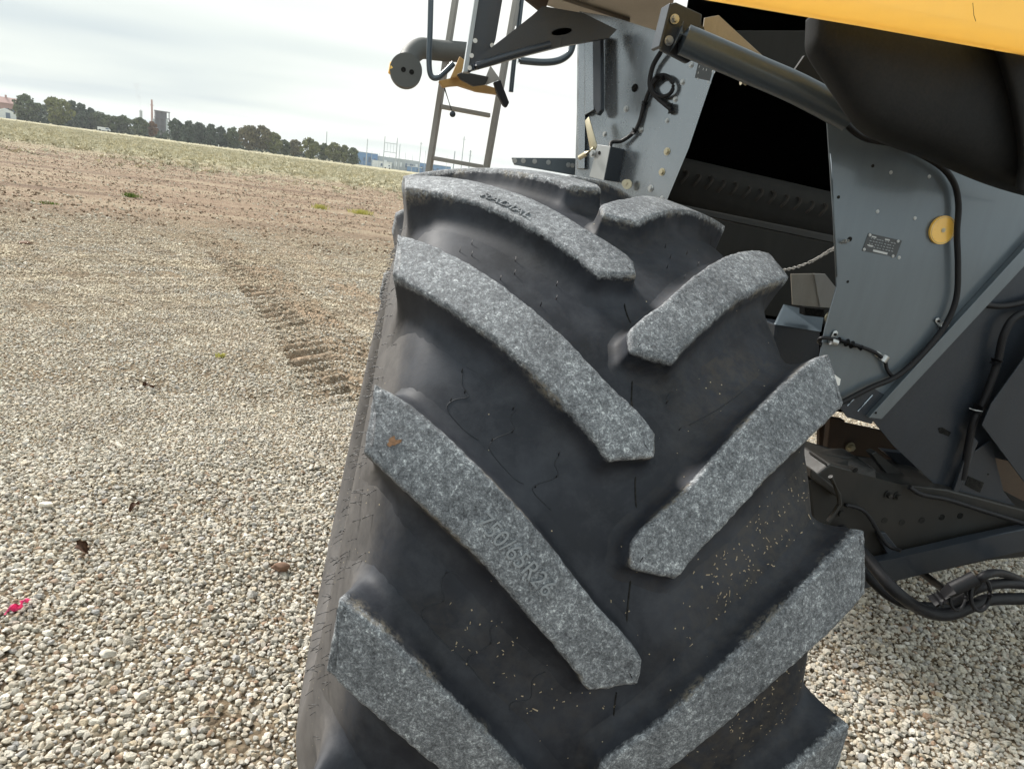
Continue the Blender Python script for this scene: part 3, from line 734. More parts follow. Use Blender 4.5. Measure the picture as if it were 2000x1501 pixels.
def lettering(text, x0, y0, x1, y1, size, name, mat, depth=0.0012):
    """raised characters wrapped on a lug face, baseline from photo pixel (x0,y0) to (x1,y1)"""
    cu = bpy.data.curves.new('lettering', 'FONT'); cu.body = text; cu.size = 1.0; cu.resolution_u = 3
    to = bpy.data.objects.new('lettering', cu); COL.objects.link(to); bpy.context.view_layer.update()
    me = bpy.data.meshes.new_from_object(to.evaluated_get(bpy.context.evaluated_depsgraph_get()))
    bpy.data.objects.remove(to); bpy.data.curves.remove(cu)
    a = t_invert(x0, y0, 1); b_ = t_invert(x1, y1, 1)
    bm = bmesh.new(); bm.from_mesh(me)
    bmesh.ops.triangulate(bm, faces=bm.faces)
    wmax = max(v.co.x for v in bm.verts)
    A = np.array([a[0], a[1] * .8]); B = np.array([b_[0], b_[1] * .8]); d = B - A; L = np.linalg.norm(d); d /= L
    # character up direction points away from the lug's lower edge
    n_ = np.array([-d[1], d[0]])
    if n_[1] < 0: n_ = -n_
    for v in bm.verts:
        q = A + d * (v.co.x / wmax * L) + n_ * v.co.y * size
        v.co = Vector((q[0], q[1], 0))
    r = bmesh.ops.extrude_face_region(bm, geom=bm.faces[:]); top = {g for g in r['geom'] if isinstance(g, bmesh.types.BMVert)}
    for v in bm.verts:
        u, R = top_uR(v.co.x); v.co = wpt(u, R + (depth if v in top else -0.004) + 0.0004, v.co.y / .8)
    lay = bm.verts.layers.float.new('wear')
    for v in bm.verts: v[lay] = 1.0
    return bm_obj(name, bm, mat, TY)
plain('worn_letter', (0.20, 0.21, 0.22), 0.6, 300, .5)
lettering('750/65R26', 925, 1020, 1062, 1165, 0.034, 'tyre_size_lettering', 'worn_letter', 0.0030)
lettering('RADIAL', 935, 384, 1030, 430, 0.026, 'radial_lettering', 'tyre_rubber', 0.0026)

# clay and chaff stuck on the tread
def chaff():
    bm = bmesh.new(); r = random.Random(9)
    for k in range(620):
        if r.random() < .8: x, y = r.gauss(1470, 75), r.uniform(880, 1480)
        else: x, y = r.uniform(850, 1250), r.uniform(1150, 1480)
        q = t_invert(x, y, 0)
        if not q or abs(q[0]) > .34: continue
        u, R = base_uR(q[0]); p = wpt(u, R + .0006, q[1]); a = (wpt(u, R + .01, q[1]) - p).normalized(); s, w, _d = frame_of(a)
        th = r.uniform(0, PI); L = r.uniform(.0005, .0022) * (2.2 if r.random() < .05 else 1); dd = (s * math.cos(th) + w * math.sin(th)) * L; e_ = a.cross(dd).normalized() * r.uniform(.0004, .0010)
        bm.faces.new([bm.verts.new(z) for z in (p - dd - e_, p + dd - e_ + a * .0006, p + dd * 1.2 + e_, p - dd + e_ + a * .0008)])
    o = bm_obj('chaff', bm, 'straw', TY); o['kind'] = 'stuff'; return o
chaff()
def flake():
    bm = bmesh.new(); q = t_invert(768, 863, 1); rr = random.Random(2); vs = []
    for i in range(14):
        a = 2 * PI * i / 14; ra = .0085 * rr.uniform(.35, 1.15); u = q[0] + math.cos(a) * ra * 1.1 + math.sin(a) * ra * .3; ph = q[1] + math.sin(a) * ra * 1.1 / .8
        tu, tr = top_uR(u); vs.append(bm.verts.new(wpt(tu, tr + .0016, ph)))
    f = bm.faces.new(vs); r_ = bmesh.ops.extrude_face_region(bm, geom=[f]); tu, tr = top_uR(q[0]); n_ = (wpt(tu, tr + .01, q[1]) - wpt(tu, tr, q[1])).normalized()
    bmesh.ops.translate(bm, vec=n_ * -.002, verts=[g for g in r_['geom'] if isinstance(g, bmesh.types.BMVert)])
    bm_obj('clay_flake', bm, 'clay', TY)
plain('clay', (0.22, 0.12, 0.065), 0.9, 260, .8)
flake()
# wheel rim
def rim():
    bm = bmesh.new(); prof = [(-.27, .340), (-.285, .362), (-.30, .362), (-.30, .348), (-.24, .325), (-.10, .318), (-.07, .29), (-.06, .12), (-.10, .10), (-.10, 0.0)]
    prof = [(-.30, .348), (-.298, .368), (-.285, .366), (-.27, .335), (-.15, .310), (.15, .310), (.27, .335), (.285, .366), (.298, .368), (.30, .348), (.24, .30), (.16, .285), (.12, .24), (.10, .12), (.13, .10), (.13, 0.001)]
    rings = [[bm.verts.new(wpt(u, R, 2 * PI * k / 64)) for k in range(64)] for u, R in prof]
    for a, b_ in zip(rings[:-1], rings[1:]):
        for k in range(64): bm.faces.new([a[k], a[(k + 1) % 64], b_[(k + 1) % 64], b_[k]])
    return bm_obj('rim', bm, 'yellow_paint', combine, auto=35)
rim()

exec_parts = []
# ---------------- steering axle beam and things below
YA = 1.62
def ap(x, y, Y=YA): return pl(x, y, Y)
slab('axle_beam', [(1578, 940), (1622, 905), (1760, 950), (1850, 955), (2060, 1010), (2120, 1080), (1930, 1090), (1690, 1148), (1600, 1110)], YA, 0.22, 'dirty_metal', combine, 0.006)
AB = bpy.data.objects['axle_beam']
bm = bmesh.new()
for x, y in ((1762, 1020), (1801, 1016), (1840, 1010), (1876, 1007), (1728, 1016)):
    bcyl(bm, ap(x, y, YA - .0015), (0, 1, 0), .0095, .004, 18)
bm_parts('adjustment_hole', bm, 'hole_black', combine)
# clamp plates on the beam
bm = bmesh.new(); bprism(bm, [ap(1585, 915, YA - .03), ap(1640, 958, YA - .03), ap(1640, 975, YA - .03), ap(1583, 932, YA - .03)], (0, .2, 0), .004)
btube(bm, [ap(1622, 930, YA - .05), ap(1638, 965, YA - .05), ap(1640, 985, YA - .05), ap(1618, 1018, YA - .05)], .007, 8)
bm_obj('axle_clamp', bm, 'dirty_metal', combine)
bm = bmesh.new()
a0 = [ap(x, y, YA - .01) for x, y in ((1610, 905), (1645, 938), (1712, 932), (1712, 912), (1690, 896), (1668, 895))]
bprism(bm, [ap(1612, 906, YA), ap(1645, 937, YA), ap(1712, 934, YA), (ap(1712, 916, YA)), ap(1682, 897, YA + .08), ap(1655, 898, YA + .08)], (0, .09, 0), .004)
bm_obj('axle_top_block', bm, 'dirty_metal', combine)
slab('axle_flange', [(1640, 1110), (1740, 1092), (1900, 1055), (2060, 1020), (2080, 1060), (1930, 1090), (1690, 1150), (1650, 1140)], YA - .05, 0.03, 'dark_steel', combine, 0.004)
slab('tie_rod_strap', [(1712, 1040), (1730, 1040), (1765, 1085), (1738, 1090)], YA - .02, 0.012, 'dark_steel', combine, 0.002)
bm = bmesh.new()
for x, y in ((1735, 965), (1752, 968), (1640, 1000), (1655, 1040)): bhex(bm, ap(x, y, YA - .001), (0, -1, 0), .009, .012)
bm_parts('bolt', bm, 'dirty_metal', combine)
bm = bmesh.new(); bcyl(bm, ap(1662, 912, YA + .02), (0, -1, 0), .008, .02, 14); bm_obj('grease_cap', bm, 'hole_black', combine, auto=40)
tube_obj('hydraulic_pipe', [ap(1775, 950, YA - .02), ap(1800, 965, YA - .03), ap(1850, 975, YA - .03), ap(1930, 1000, YA - .03), ap(2060, 1040, YA - .03)], .007, 'black_rubber', combine, 10)
tube_obj('hydraulic_pipe', [ap(1650, 985, YA - .02), ap(1690, 1000, YA - .03), ap(1730, 1060, YA - .03), ap(1760, 1075, YA - .06)], .006, 'black_rubber', combine, 10)
# low cross pipe under the beam and hydraulic hoses
YH = 1.40
tube_obj('hydraulic_hose', [pl(x, y, Y_) for x, y, Y_ in ((1640, 1030, 1.60), (1690, 1085, 1.50), (1745, 1150, YH), (1800, 1190, YH), (1850, 1200, YH), (1900, 1182, YH), (1935, 1170, YH), (2010, 1168, YH), (2080, 1160, YH))], .0165, 'black_rubber', combine, 14)
tube_obj('hydraulic_hose', [pl(x, y, Y_) for x, y, Y_ in ((1640, 1060, 1.62), (1690, 1120, 1.52), (1740, 1165, 1.46), (1790, 1183, 1.43), (1850, 1180, 1.42), (1905, 1150, 1.40), (1945, 1140, 1.40), (1990, 1140, 1.42), (2060, 1150, 1.46))], .0135, 'black_rubber', combine, 14)
tube_obj('hydraulic_hose', [pl(x, y, Y_) for x, y, Y_ in ((1790, 1110, 1.70), (1830, 1140, 1.58), (1860, 1160, 1.45), (1890, 1160, 1.41), (1920, 1125, 1.36), (1960, 1120, 1.40), (2020, 1145, 1.46), (2070, 1165, 1.5))], .011, 'black_rubber', combine, 12)
bm = bmesh.new()
cc = pl(1915, 1160, 1.36)
ring = [cc + Vector((0.040 * math.cos(a) * .75, 0.03 * math.sin(a) * .4, .042 * math.sin(a))) for a in np.linspace(0, 2 * PI, 24, endpoint=False)]
btube(bm, ring, .0055, 8, closed=True)
ring = [p + Vector((-.055, .01, -.016)) * 1.0 for p in ring]
btube(bm, [cc + (p - cc) * .0 + Vector((-.055, .01, -.016)) + (p - cc - Vector((-.055, .01, -.016))) * .8 for p in ring], .004, 8, closed=True)
bm_obj('hose_tie', bm, 'black_rubber', combine, auto=50)
bm = bmesh.new(); btube(bm, [pl(1820, 1175, 1.38), pl(1860, 1150, 1.37), pl(1905, 1128, 1.36)], .019, 12); btube(bm, [pl(1830, 1172, 1.375), pl(1842, 1165, 1.372)], .024, 12)
bm_obj('hose_connector', bm, 'black_rubber', combine, auto=40)
# rusty frame seen under the skirt
slab('frame_plate', [(1600, 815), (1765, 850), (1780, 905), (1700, 900), (1655, 888), (1600, 872)], 2.35, 0.02, 'rust', combine, 0.002)
slab('frame_rib', [(1622, 815), (1650, 820), (1648, 890), (1615, 880)], 2.28, 0.03, 'rust', combine, 0.003)
bm = bmesh.new(); bhex(bm, pl(1660, 872, 2.34), (0, -1, 0), .014, .02); bm_parts('bolt', bm, 'zinc_gold', combine)
tube_obj('brake_line', [pl(1560, 893, 2.6), pl(1640, 897, 2.6), pl(1760, 905, 2.6)], .008, 'black_rubber', combine)
tube_obj('brake_line', [pl(1560, 906, 2.55), pl(1640, 910, 2.55), pl(1760, 920, 2.55)], .008, 'black_rubber', combine)
slab('guide_bar', [(1702, 886), (1712, 882), (1772, 930), (1766, 938), (1740, 935)], 1.72, 0.03, 'dirty_metal', combine, 0.002)
slab('guide_bar', [(1725, 880), (1790, 888), (1800, 912), (1770, 918)], 1.80, 0.03, 'dark_steel', combine, 0.002)
slab('frame_member', [(1640, 900), (2100, 960), (2150, 1110), (1900, 1050), (1650, 1010)], 1.95, 0.05, 'dirty_metal', combine, 0.004)

# ---------------- chopper side panel (right)
YP = 1.56; SX = -0.04
def pp(x, y, off=0.0): return pl(x, y, YP - off, SX, 0.0, 1.2)
PANEL = [(1613, 205), (1640, 195), (1760, 240), (2080, 330), (2080, 470), (2000, 505), (1702, 818), (1585, 780), (1612, 640), (1635, 560), (1628, 420)]
bm = bmesh.new(); bprism(bm, [pp(*q) for q in PANEL], (0, .004, 0), .0012); PAN = bm_obj('side_panel', bm, 'grey_steel', combine)
# edge angle strip
bm = bmesh.new()
E1, E2 = pp(1702, 818, .02), pp(2060, 448, .02)
bprism(bm, [pp(1697, 815, .022), pp(2055, 425, .022), pp(2075, 440, .022), pp(1722, 818, .022)], (0, .003, 0), .0008)
bprism(bm, [pp(1697, 815, .0185), pp(2055, 425, .0185), pp(2058, 426, .0185), pp(1700, 816, .0185)], (0, .017, 0), 0)
bm_obj('edge_strip', bm, 'grey_steel', combine)
bm = bmesh.new(); bcyl(bm, pp(1711, 806, .0235), (0, 1, 0), .0032, .001, 14); bm_obj('rivet_hole', bm, 'hole_black', combine)
# louvre bracket under the panel
slab('slotted_bracket', [(1640, 795), (1702, 755), (1735, 775), (1702, 828), (1655, 815)], YP - .004, 0.004, 'dark_steel', combine, 0.001, SX, 0, 1.2)
bm = bmesh.new()
for (a, b_) in (((1655, 792), (1676, 770)), ((1675, 803), (1704, 771))):
    A = pp(*a, .0055); B = pp(*b_, .0055); btube(bm, [A, A + (B - A) * .5, B], .0022, 6)
bm_parts('slot', bm, 'bright_steel', combine)
# rivets
def rivets(lst, name='rivet', r=.0047, off=0.0):
    for x, y in lst:
        bm = bmesh.new(); c = pp(x, y, off); bcyl(bm, c, (0, -1, 0), r, .0012, 18, r * .85); bcyl(bm, c + Vector((0, -.0012, 0)), (0, -1, 0), r * .45, .0011, 12, r * .3)
        o = bm_obj(name, bm, 'galvanized', combine, auto=40)
rivets([(1740, 337), (1815, 345), (1714, 413), (1787, 426), (1756, 503)])
bm = bmesh.new()
for x, y, r_ in ((1705, 324, .004), (1638, 385, .004), (1656, 550, .0035), (1660, 467, .006)): bcyl(bm, pp(x, y, .0006), (0, 1, 0), r_, .001, 14)
bm_parts('panel_hole', bm, 'hole_black', combine)
# chain from the hole down to the left, behind the tyre
def chain():
    bm = bmesh.new(); A = pp(1657, 470, .012); B = pl(1500, 530, 1.86); n = 30; B2 = pl(1528, 522, 1.84)
    for st, (P0, P1, n) in enumerate(((A, B, 30), (A + Vector((-.01, -.004, .0)), A + (B - A) * .42 + Vector((0, -.01, -.016)), 13))):
        for k in range(n):
            t0 = k / n; c = P0 + (P1 - P0) * (t0 + .5 / n); c.z -= .02 * math.sin(PI * t0) * (1 if st == 0 else 0); d = (P1 - P0).normalized()
            s, u, _d = frame_of(d); w = s if k % 2 else u; w = (w + (u if k % 2 else -s) * random.uniform(-.3, .3)).normalized()
            L = (P1 - P0).length / n * .72; ring = [c + d * math.cos(a) * L + w * math.sin(a) * L * .42 for a in np.linspace(0, 2 * PI, 12, endpoint=False)]
            btube(bm, ring, .0011, 5, closed=True)
    return bm_obj('chain', bm, 'chain_steel', combine, True)
chain()
# amber reflector
bm = bmesh.new(); c = pp(1838, 449, .0005); bcyl(bm, c, (0, -1, 0), .0345, .007, 48, bev=.0015); o = bm_obj('reflector', bm, 'amber', combine, auto=30)
o['label'] = 'round amber side reflector'
bm = bmesh.new(); bcyl(bm, c + Vector((0, -.0075, 0)), (0, -1, 0), .0055, .001, 20); bcyl(bm, c + Vector((0, -.0085, 0)), (0, -1, 0), .0025, .0012, 12)
for a in np.linspace(0, 2 * PI, 1): btube(bm, [c + Vector((.0315 * math.cos(q), -.0072, .0315 * math.sin(q))) for q in np.linspace(0, 2 * PI, 48, endpoint=False)], .0006, 4, closed=True)
_o = bm_obj('reflector_pin', bm, 'zinc_gold', None, auto=40); _o.parent = o; _o.matrix_parent_inverse = Matrix.Identity(4)
# identification plate
plq = [(1696, 455), (1762, 470), (1750, 502), (1684, 490)]
bm = bmesh.new(); bprism(bm, [pp(x, y, .0012) for x, y in plq], (0, .001, 0), .0002); IDP = bm_obj('identification_plate', bm, 'plate_dark', combine); IDP['label'] = 'small riveted identification plate with fine print'
def text_on(txt, x, y, x2, y2, hpx, off, parent, name='print', mat='galvanized'):
    cu = bpy.data.curves.new('t', 'FONT'); cu.body = txt; cu.size = 1.0
    to = bpy.data.objects.new('t', cu); COL.objects.link(to); bpy.context.view_layer.update()
    me = bpy.data.meshes.new_from_object(to.evaluated_get(bpy.context.evaluated_depsgraph_get())); bpy.data.objects.remove(to); bpy.data.curves.remove(cu)
    A = pp(x, y, off); B = pp(x2, y2, off); w = max(v.co.x for v in me.vertices); ex = (B - A); up = (pp(x + (hpx * .22), y - hpx, off) - A)
    for v in me.vertices: v.co = A + ex * (v.co.x / w) + up * (v.co.y / .72)
    me.name = name; me.materials.clear()
    return link(name, me, mat, parent)
bm = bmesh.new()
def strip(x0, y0, x1, y1, h, off=.0016):
    A, B = pp(x0, y0, off), pp(x1, y1, off); D = pp(x0 - h * .3, y0 + h, off) - A
    bprism(bm, [A, B, B + D, A + D], (0, .0003, 0))
for r0 in range(4):
    x = 1700 - r0 * 1.6; y = 464 + r0 * 5.2
    for k in range(9):
        x0 = x + k * 5.6 + random.uniform(0, 1.5); ln = random.uniform(2, 4.2)
        if x0 + ln > 1754: break
        strip(x0, y + (x0 - x) * .22, x0 + ln, y + (x0 + ln - x) * .22, 1.1)
bm_obj('fine_print', bm, 'far_steel', None).parent = IDP
bm = bmesh.new()
strip(1703, 460.5, 1712, 462.5, 2.4); strip(1729, 466, 1738, 468, 2.4); strip(1694.5, 477, 1706, 480, 2.0); strip(1706, 487, 1734, 493.5, 4.0)
for q in bm_parts('serial_print', bm, 'galvanized', None, gap=.004): q.parent = IDP
rivets([(1699, 459), (1754, 471), (1688, 487), (1744, 500)], 'plate_rivet', .0040, .0014)
bm = bmesh.new()
btube(bm, [pp(1622, 300, .0005), pp(1627, 400, .0005), pp(1634, 540, .0005)], .0022, 6); bm_obj('folded_edge', bm, 'grey_steel', combine, True)
# cables over the panel
YC = .018
tube_obj('cable', [pp(1632, 212, .06), pp(1650, 240, .035), pp(1690, 270, .025), pp(1760, 285, .02), pp(1830, 320, .02), pp(1862, 355, YC), pp(1872, 400, YC), pp(1869, 455, YC), pp(1871, 520, YC), pp(1868, 580, YC), pp(1850, 628, YC), pp(1818, 672, YC), pp(1780, 712, YC), pp(1745, 738, YC), pp(1700, 757, YC), pp(1640, 788, YC)], .0072, 'black_rubber', combine, 12)
tube_obj('cable', [pp(1640, 222, .05), pp(1672, 262, .022), pp(1712, 276, .018), pp(1760, 284, .016), pp(1790, 290, .01)], .005, 'black_rubber', combine, 10)
def clamp(x, y, ang, size=1.0):
    bm = bmesh.new(); c = pp(x, y, .012); d = Vector((math.cos(ang), 0, math.sin(ang)))
    bcyl(bm, c - d * .009 * size, d, .0105 * size, .018 * size, 18); n_ = Vector((-d.z, 0, d.x))
    bprism(bm, [c + n_ * .004 * size + d * .008 * size + Vector((0, .006, 0)), c + n_ * .026 * size + d * .007 * size + Vector((0, .006, 0)), c + n_ * .030 * size + Vector((0, .006, 0)), c + n_ * .026 * size - d * .007 * size + Vector((0, .006, 0)), c + n_ * .004 * size - d * .008 * size + Vector((0, .006, 0))], (0, .002, 0), .0006)
    o = bm_obj('cable_clamp', bm, 'galvanized', combine, auto=40)
    bm = bmesh.new(); bhex(bm, c + n_ * .019 * size + Vector((0, .006, 0)), (0, -1, 0), .0042 * size, .005, False)
    for q in bm_parts('bolt', bm, 'hole_black', None): q.parent = o
clamp(1843, 636, math.radians(55), .9); clamp(1727, 700, math.radians(65), .95); clamp(1628, 667, math.radians(-10), .95)
tube_obj('cable', [pp(1745, 738, .012), pp(1733, 722, .012), pp(1728, 705, .012), pp(1712, 690, .012), pp(1690, 680, .012), pp(1665, 672, .012), pp(1628, 662, .014), pp(1605, 660, .02), pp(1600, 668, .0), pp(1620, 678, -.03)], .0048, 'black_rubber', combine, 10)
bm = bmesh.new(); btube(bm, [pp(1638, 664, .013), pp(1655, 670, .013)], .0085, 12); btube(bm, [pp(1654, 669, .013), pp(1664, 673, .013)], .0105, 12); btube(bm, [pp(1663, 673, .013), pp(1682, 679, .013)], .0078, 12)
bm_obj('cable_connector', bm, 'black_rubber', combine, auto=40)
# small parts in the gap between tyre and panel
slab('hook_bracket', [(1545, 535), (1590, 534), (1602, 600), (1548, 595)], 1.80, 0.004, 'underside_metal', combine, 0.001)
slab('hook_bracket', [(1590, 534), (1612, 535), (1640, 570), (1636, 602), (1602, 600)], 1.795, 0.004, 'ladder_metal', combine, 0.001)
bm = bmesh.new(); bprism(bm, [pl(1515, 633, 1.86), pl(1602, 645, 1.86), pl(1600, 700, 1.86), pl(1580, 740, 1.86), pl(1530, 730, 1.86), pl(1510, 680, 1.86)], (0, .10, 0), .004); bm_obj('motor_cover', bm, 'dark_steel', combine)
bm = bmesh.new(); bprism(bm, [pl(1533, 596, 1.92), pl(1610, 614, 1.92), pl(1604, 648, 1.855), pl(1515, 634, 1.855)], (0, .01, .002), .001); bm_obj('motor_lid', bm, 'grey_steel', combine)
slab('spacer', [(1572, 600), (1610, 604), (1610, 620), (1572, 616)], 1.84, .03, 'hole_black', combine, .001)
bm = bmesh.new(); bcyl(bm, pl(1622, 620, 1.78), (0, -1, 0), .019, .006, 30); bcyl(bm, pl(1622, 620, 1.773), (0, -1, 0), .008, .01, 20); bm_obj('pulley', bm, 'zinc_gold', combine, auto=40)
slab('paper_tag', [(1626, 728), (1642, 740), (1640, 752), (1628, 756)], 1.50, .0006, 'white_plastic', combine, 0)

# ---------------- lower shields right of the strip
YS = 1.66
slab('lower_shield', [(1700, 815), (2100, 380), (2100, 760), (1990, 905), (1930, 890), (1905, 935), (1860, 978), (1745, 870)], YS, .004, 'dark_steel', combine, .001)
slab('lower_shield', [(1858, 976), (1905, 880), (1935, 860), (1960, 960), (2090, 1120), (2010, 1062)], YS - .02, .004, 'dark_steel', combine, .001)
slab('shield_fold', [(1857, 975), (1866, 978), (1912, 862), (1900, 850)], YS - .035, .012, 'dark_steel', combine, .003)
slab('outer_shield', [(2100, 560), (2100, 1000), (2000, 940), (1918, 830), (1935, 790)], YS - .06, .004, 'dark_steel', combine, .001)
slab('inner_rusty_panel', [(1925, 850), (2100, 900), (2100, 1120), (1960, 985)], YS + .25, .01, 'rust', combine, .001)
bm = bmesh.new(); bprism(bm, [pl(1891, 929, YS - .0215), pl(1922, 942, YS - .0215), pl(1914, 962, YS - .0215), pl(1885, 947, YS - .0215)], (0, .001, 0)); bcyl(bm, pl(1930, 926, YS - .0215), (0, 1, 0), .003, .001, 12)
bprism(bm, [pl(1832, 836, YS - .001), pl(1840, 834, YS - .001), pl(1858, 844, YS - .001), pl(1853, 852, YS - .001), pl(1835, 845, YS - .001)], (0, .0008, 0)); bm_parts('shield_slot', bm, 'hole_black', combine)
tube_obj('cable', [pl(x, y, YS - .03) for x, y in ((2060, 600), (1990, 615), (1962, 650), (1950, 700), (1937, 740), (1918, 790), (1902, 820), (1893, 860), (1880, 935))], .0105, 'black_rubber', combine, 12)
tube_obj('cable', [pl(x, y, YS - .02) for x, y in ((1900, 590), (1950, 598), (2000, 590), (2060, 570))], .008, 'black_rubber', combine, 12)
bm = bmesh.new(); a = pl(1943, 712, YS - .03); btube(bm, [a, a + Vector((.002, 0, .016))], .0165, 14); a = pl(1905, 805, YS - .03); btube(bm, [a, a + Vector((.008, 0, .02))], .017, 14); bm_parts('cable_grommet', bm, 'black_rubber', combine, auto=40)
bm = bmesh.new(); btube(bm, [pl(1893, 797, YS - .05), pl(1905, 801, YS - .052), pl(1919, 803, YS - .05)], .0015, 6); bm_obj('hose_clip', bm, 'galvanized', combine)

# ---------------- yellow bodywork, black shroud, cavity
YY = 1.22
bm = bmesh.new()
prof = [(1370, -6), (1500, 16), (1600, 33), (1700, 50), (1800, 68), (1900, 86), (2000, 104), (2120, 128)]
low = [pl(x, y, YY) for x, y in prof]
rows = [low, [p + Vector((0, -.012, .006)) for p in low], [p + Vector((0, -.020, .03)) for p in low], [p + Vector((0, -.03, .30)) for p in low], [p + Vector((0, .10, .75)) for p in low]]
rows.insert(0, [p + Vector((0, .03, .004)) for p in low])
G = [[bm.verts.new(p) for p in r] for r in rows]
for a, b_ in zip(G[:-1], G[1:]):
    for k in range(len(a) - 1): bm.faces.new([a[k], a[k + 1], b_[k + 1], b_[k]])
bmesh.ops.solidify(bm, geom=bm.faces[:], thickness=.004)
o = bm_obj('yellow_body_panel', bm, 'yellow_paint', combine, auto=50); o['label'] = 'bright yellow rear body panel'
bm = bmesh.new()
for L_ in ([(1900, 6), (1902, 30), (1906, 42)], ):
    btube(bm, [pl(x, y, YY - .027) for x, y in L_], .0006, 4)
bm_obj('scratch', bm, 'dirty_metal', combine)
# black moulded shroud under the yellow panel
def shroud():
    edge = [(1577, 40), (1576, 75), (1574, 100), (1590, 125), (1625, 175), (1660, 232), (1690, 262), (1770, 290), (1830, 312), (1900, 345), (2000, 378), (2130, 400)]
    bm = bmesh.new()
    # rows go from the lower/left edge up; the surface bellies towards the viewer
    cen = [(1640, 30), (1640, 60), (1650, 95), (1670, 115), (1700, 140), (1730, 175), (1760, 200), (1830, 215), (1880, 230), (1930, 250), (2010, 270), (2130, 290)]
    top = [(1700, 30), (1700, 40), (1720, 50), (1750, 60), (1780, 70), (1810, 80), (1840, 90), (1880, 95), (1910, 105), (1950, 110), (2030, 125), (2130, 140)]
    R = []
    for (L_, Y_) in (([(x + 2, y + 4) for x, y in edge], 1.42), (edge, 1.385), ([(x + 2, y - 2) for x, y in edge], 1.375), ([(x + 16, y - 14) for x, y in edge], 1.325), (cen, 1.305), (top, 1.31), ([(x, y - 60) for x, y in top], 1.33)):
        R.append([bm.verts.new(pl(x, y, Y_)) for x, y in L_])
    for a, b_ in zip(R[:-1], R[1:]):
        for k in range(len(a) - 1): bm.faces.new([a[k], a[k + 1], b_[k + 1], b_[k]])
    o = bm_obj('black_shroud', bm, 'black_plastic', combine, True); o['label'] = 'moulded black plastic shroud'
    md = o.modifiers.new('s', 'SUBSURF'); md.levels = 2; md.render_levels = 3
    md = o.modifiers.new('t', 'SOLIDIFY'); md.thickness = .004; md.offset = -1
    # rounded wheel-arch-like swelling on its right end
    bm = bmesh.new(); rings = []
    bow = [(1925, 60), (1945, 110), (1962, 165), (1975, 225), (1985, 290), (1988, 330), (1980, 368)]
    for q, (dx, Y_) in enumerate(((0, 1.33), (4, 1.275), (30, 1.262), (90, 1.26), (180, 1.26))):
        rings.append([bm.verts.new(pl(x + dx, y + dx * .2, Y_)) for x, y in bow])
    for a, b_ in zip(rings[:-1], rings[1:]):
        for k in range(len(a) - 1): bm.faces.new([a[k], a[k + 1], b_[k + 1], b_[k]])
    o = bm_obj('shroud_corner', bm, 'black_plastic', combine, True); md = o.modifiers.new('s', 'SUBSURF'); md.levels = 2; md.render_levels = 3
shroud()
# support tube and its flange
tube_obj('support_tube', [pl(1322, 72, 1.60), pl(1400, 105, 1.58), pl(1480, 140, 1.56), pl(1560, 175, 1.53), pl(1660, 228, 1.50)], .032, 'tube_paint', combine, 32, 4)
bm = bmesh.new()
bprism(bm, [pl(x, y, 1.62) for x, y in ((1308, 8), (1320, 4), (1372, 28), (1368, 60), (1352, 118), (1342, 124), (1292, 98), (1288, 84))], (0, .014, 0), .003)
bprism(bm, [pl(1308, 6, 1.60), pl(1312, 8, 1.60), pl(1292, 94, 1.60), pl(1287, 90, 1.60)], (0, .05, 0), .001)
bm_obj('flange_plate', bm, 'dark_steel', combine)
for x, y in ((1317, 38), (1306, 80), (1366, 60), (1354, 104)):
    bm = bmesh.new(); bhex(bm, pl(x, y, 1.618), (0, -1, 0), .0072, .014); bm_parts('bolt', bm, 'galvanized' if x < 1340 else 'dark_steel', combine)
slab('hanger_strap', [(1376, 35), (1404, 30), (1500, 118), (1474, 112), (1440, 96), (1400, 70), (1372, 68)], 1.72, .004, 'underside_metal', combine, .001)
bm = bmesh.new(); btube(bm, [pl(1450, 140, 1.75), pl(1450, 158, 1.75)], .006, 8); btube(bm, [pl(1447, 160, 1.75), pl(1457, 161, 1.75)], .008, 8); bm_obj('drain_cock', bm, 'zinc_gold', combine, auto=50)
# underside deck, brown-grey sheet
def deck():
    A = [pl(1065, 6, 2.35), pl(1298, 82, 1.95), pl(1312, -12, 1.50), pl(1060, -120, 1.50)]
    z = A[0].z
    bm = bmesh.new(); q = [gz(x, y, 2.30) for x, y in ((1070, 12), (1298, 84), (1318, -8), (1330, -70), (1040, -70), (1040, 0))]
    bprism(bm, q, (0, 0, .006), .001); o = bm_obj('deck_underside', bm, 'underside_metal', combine); return o
def gz(x, y, z):
    d = ray(x, y); t = (z - CAM[2]) / d[2]; return Vector(CAM + d * t)
deck()
bm = bmesh.new()
for (a, b_) in (((1075, 26), (1296, 92)), ((1100, 2), (1230, 44)),):
    A, B = gz(*a, 2.285), gz(*b_, 2.285); w = Vector((0, .03, 0)); bprism(bm, [A, B, B + w, A + w], (0, 0, .014), .002)
bm_parts('deck_rail', bm, 'underside_metal', combine)
bm = bmesh.new()
for x, y in ((1195, 68), (1222, 76), (1248, 84), (1284, 96), (1238, 82)): bhex(bm, gz(x, y, 2.27), (0, -.6, -.8), .007, .010)
bm_parts('deck_bolt', bm, 'galvanized', combine)

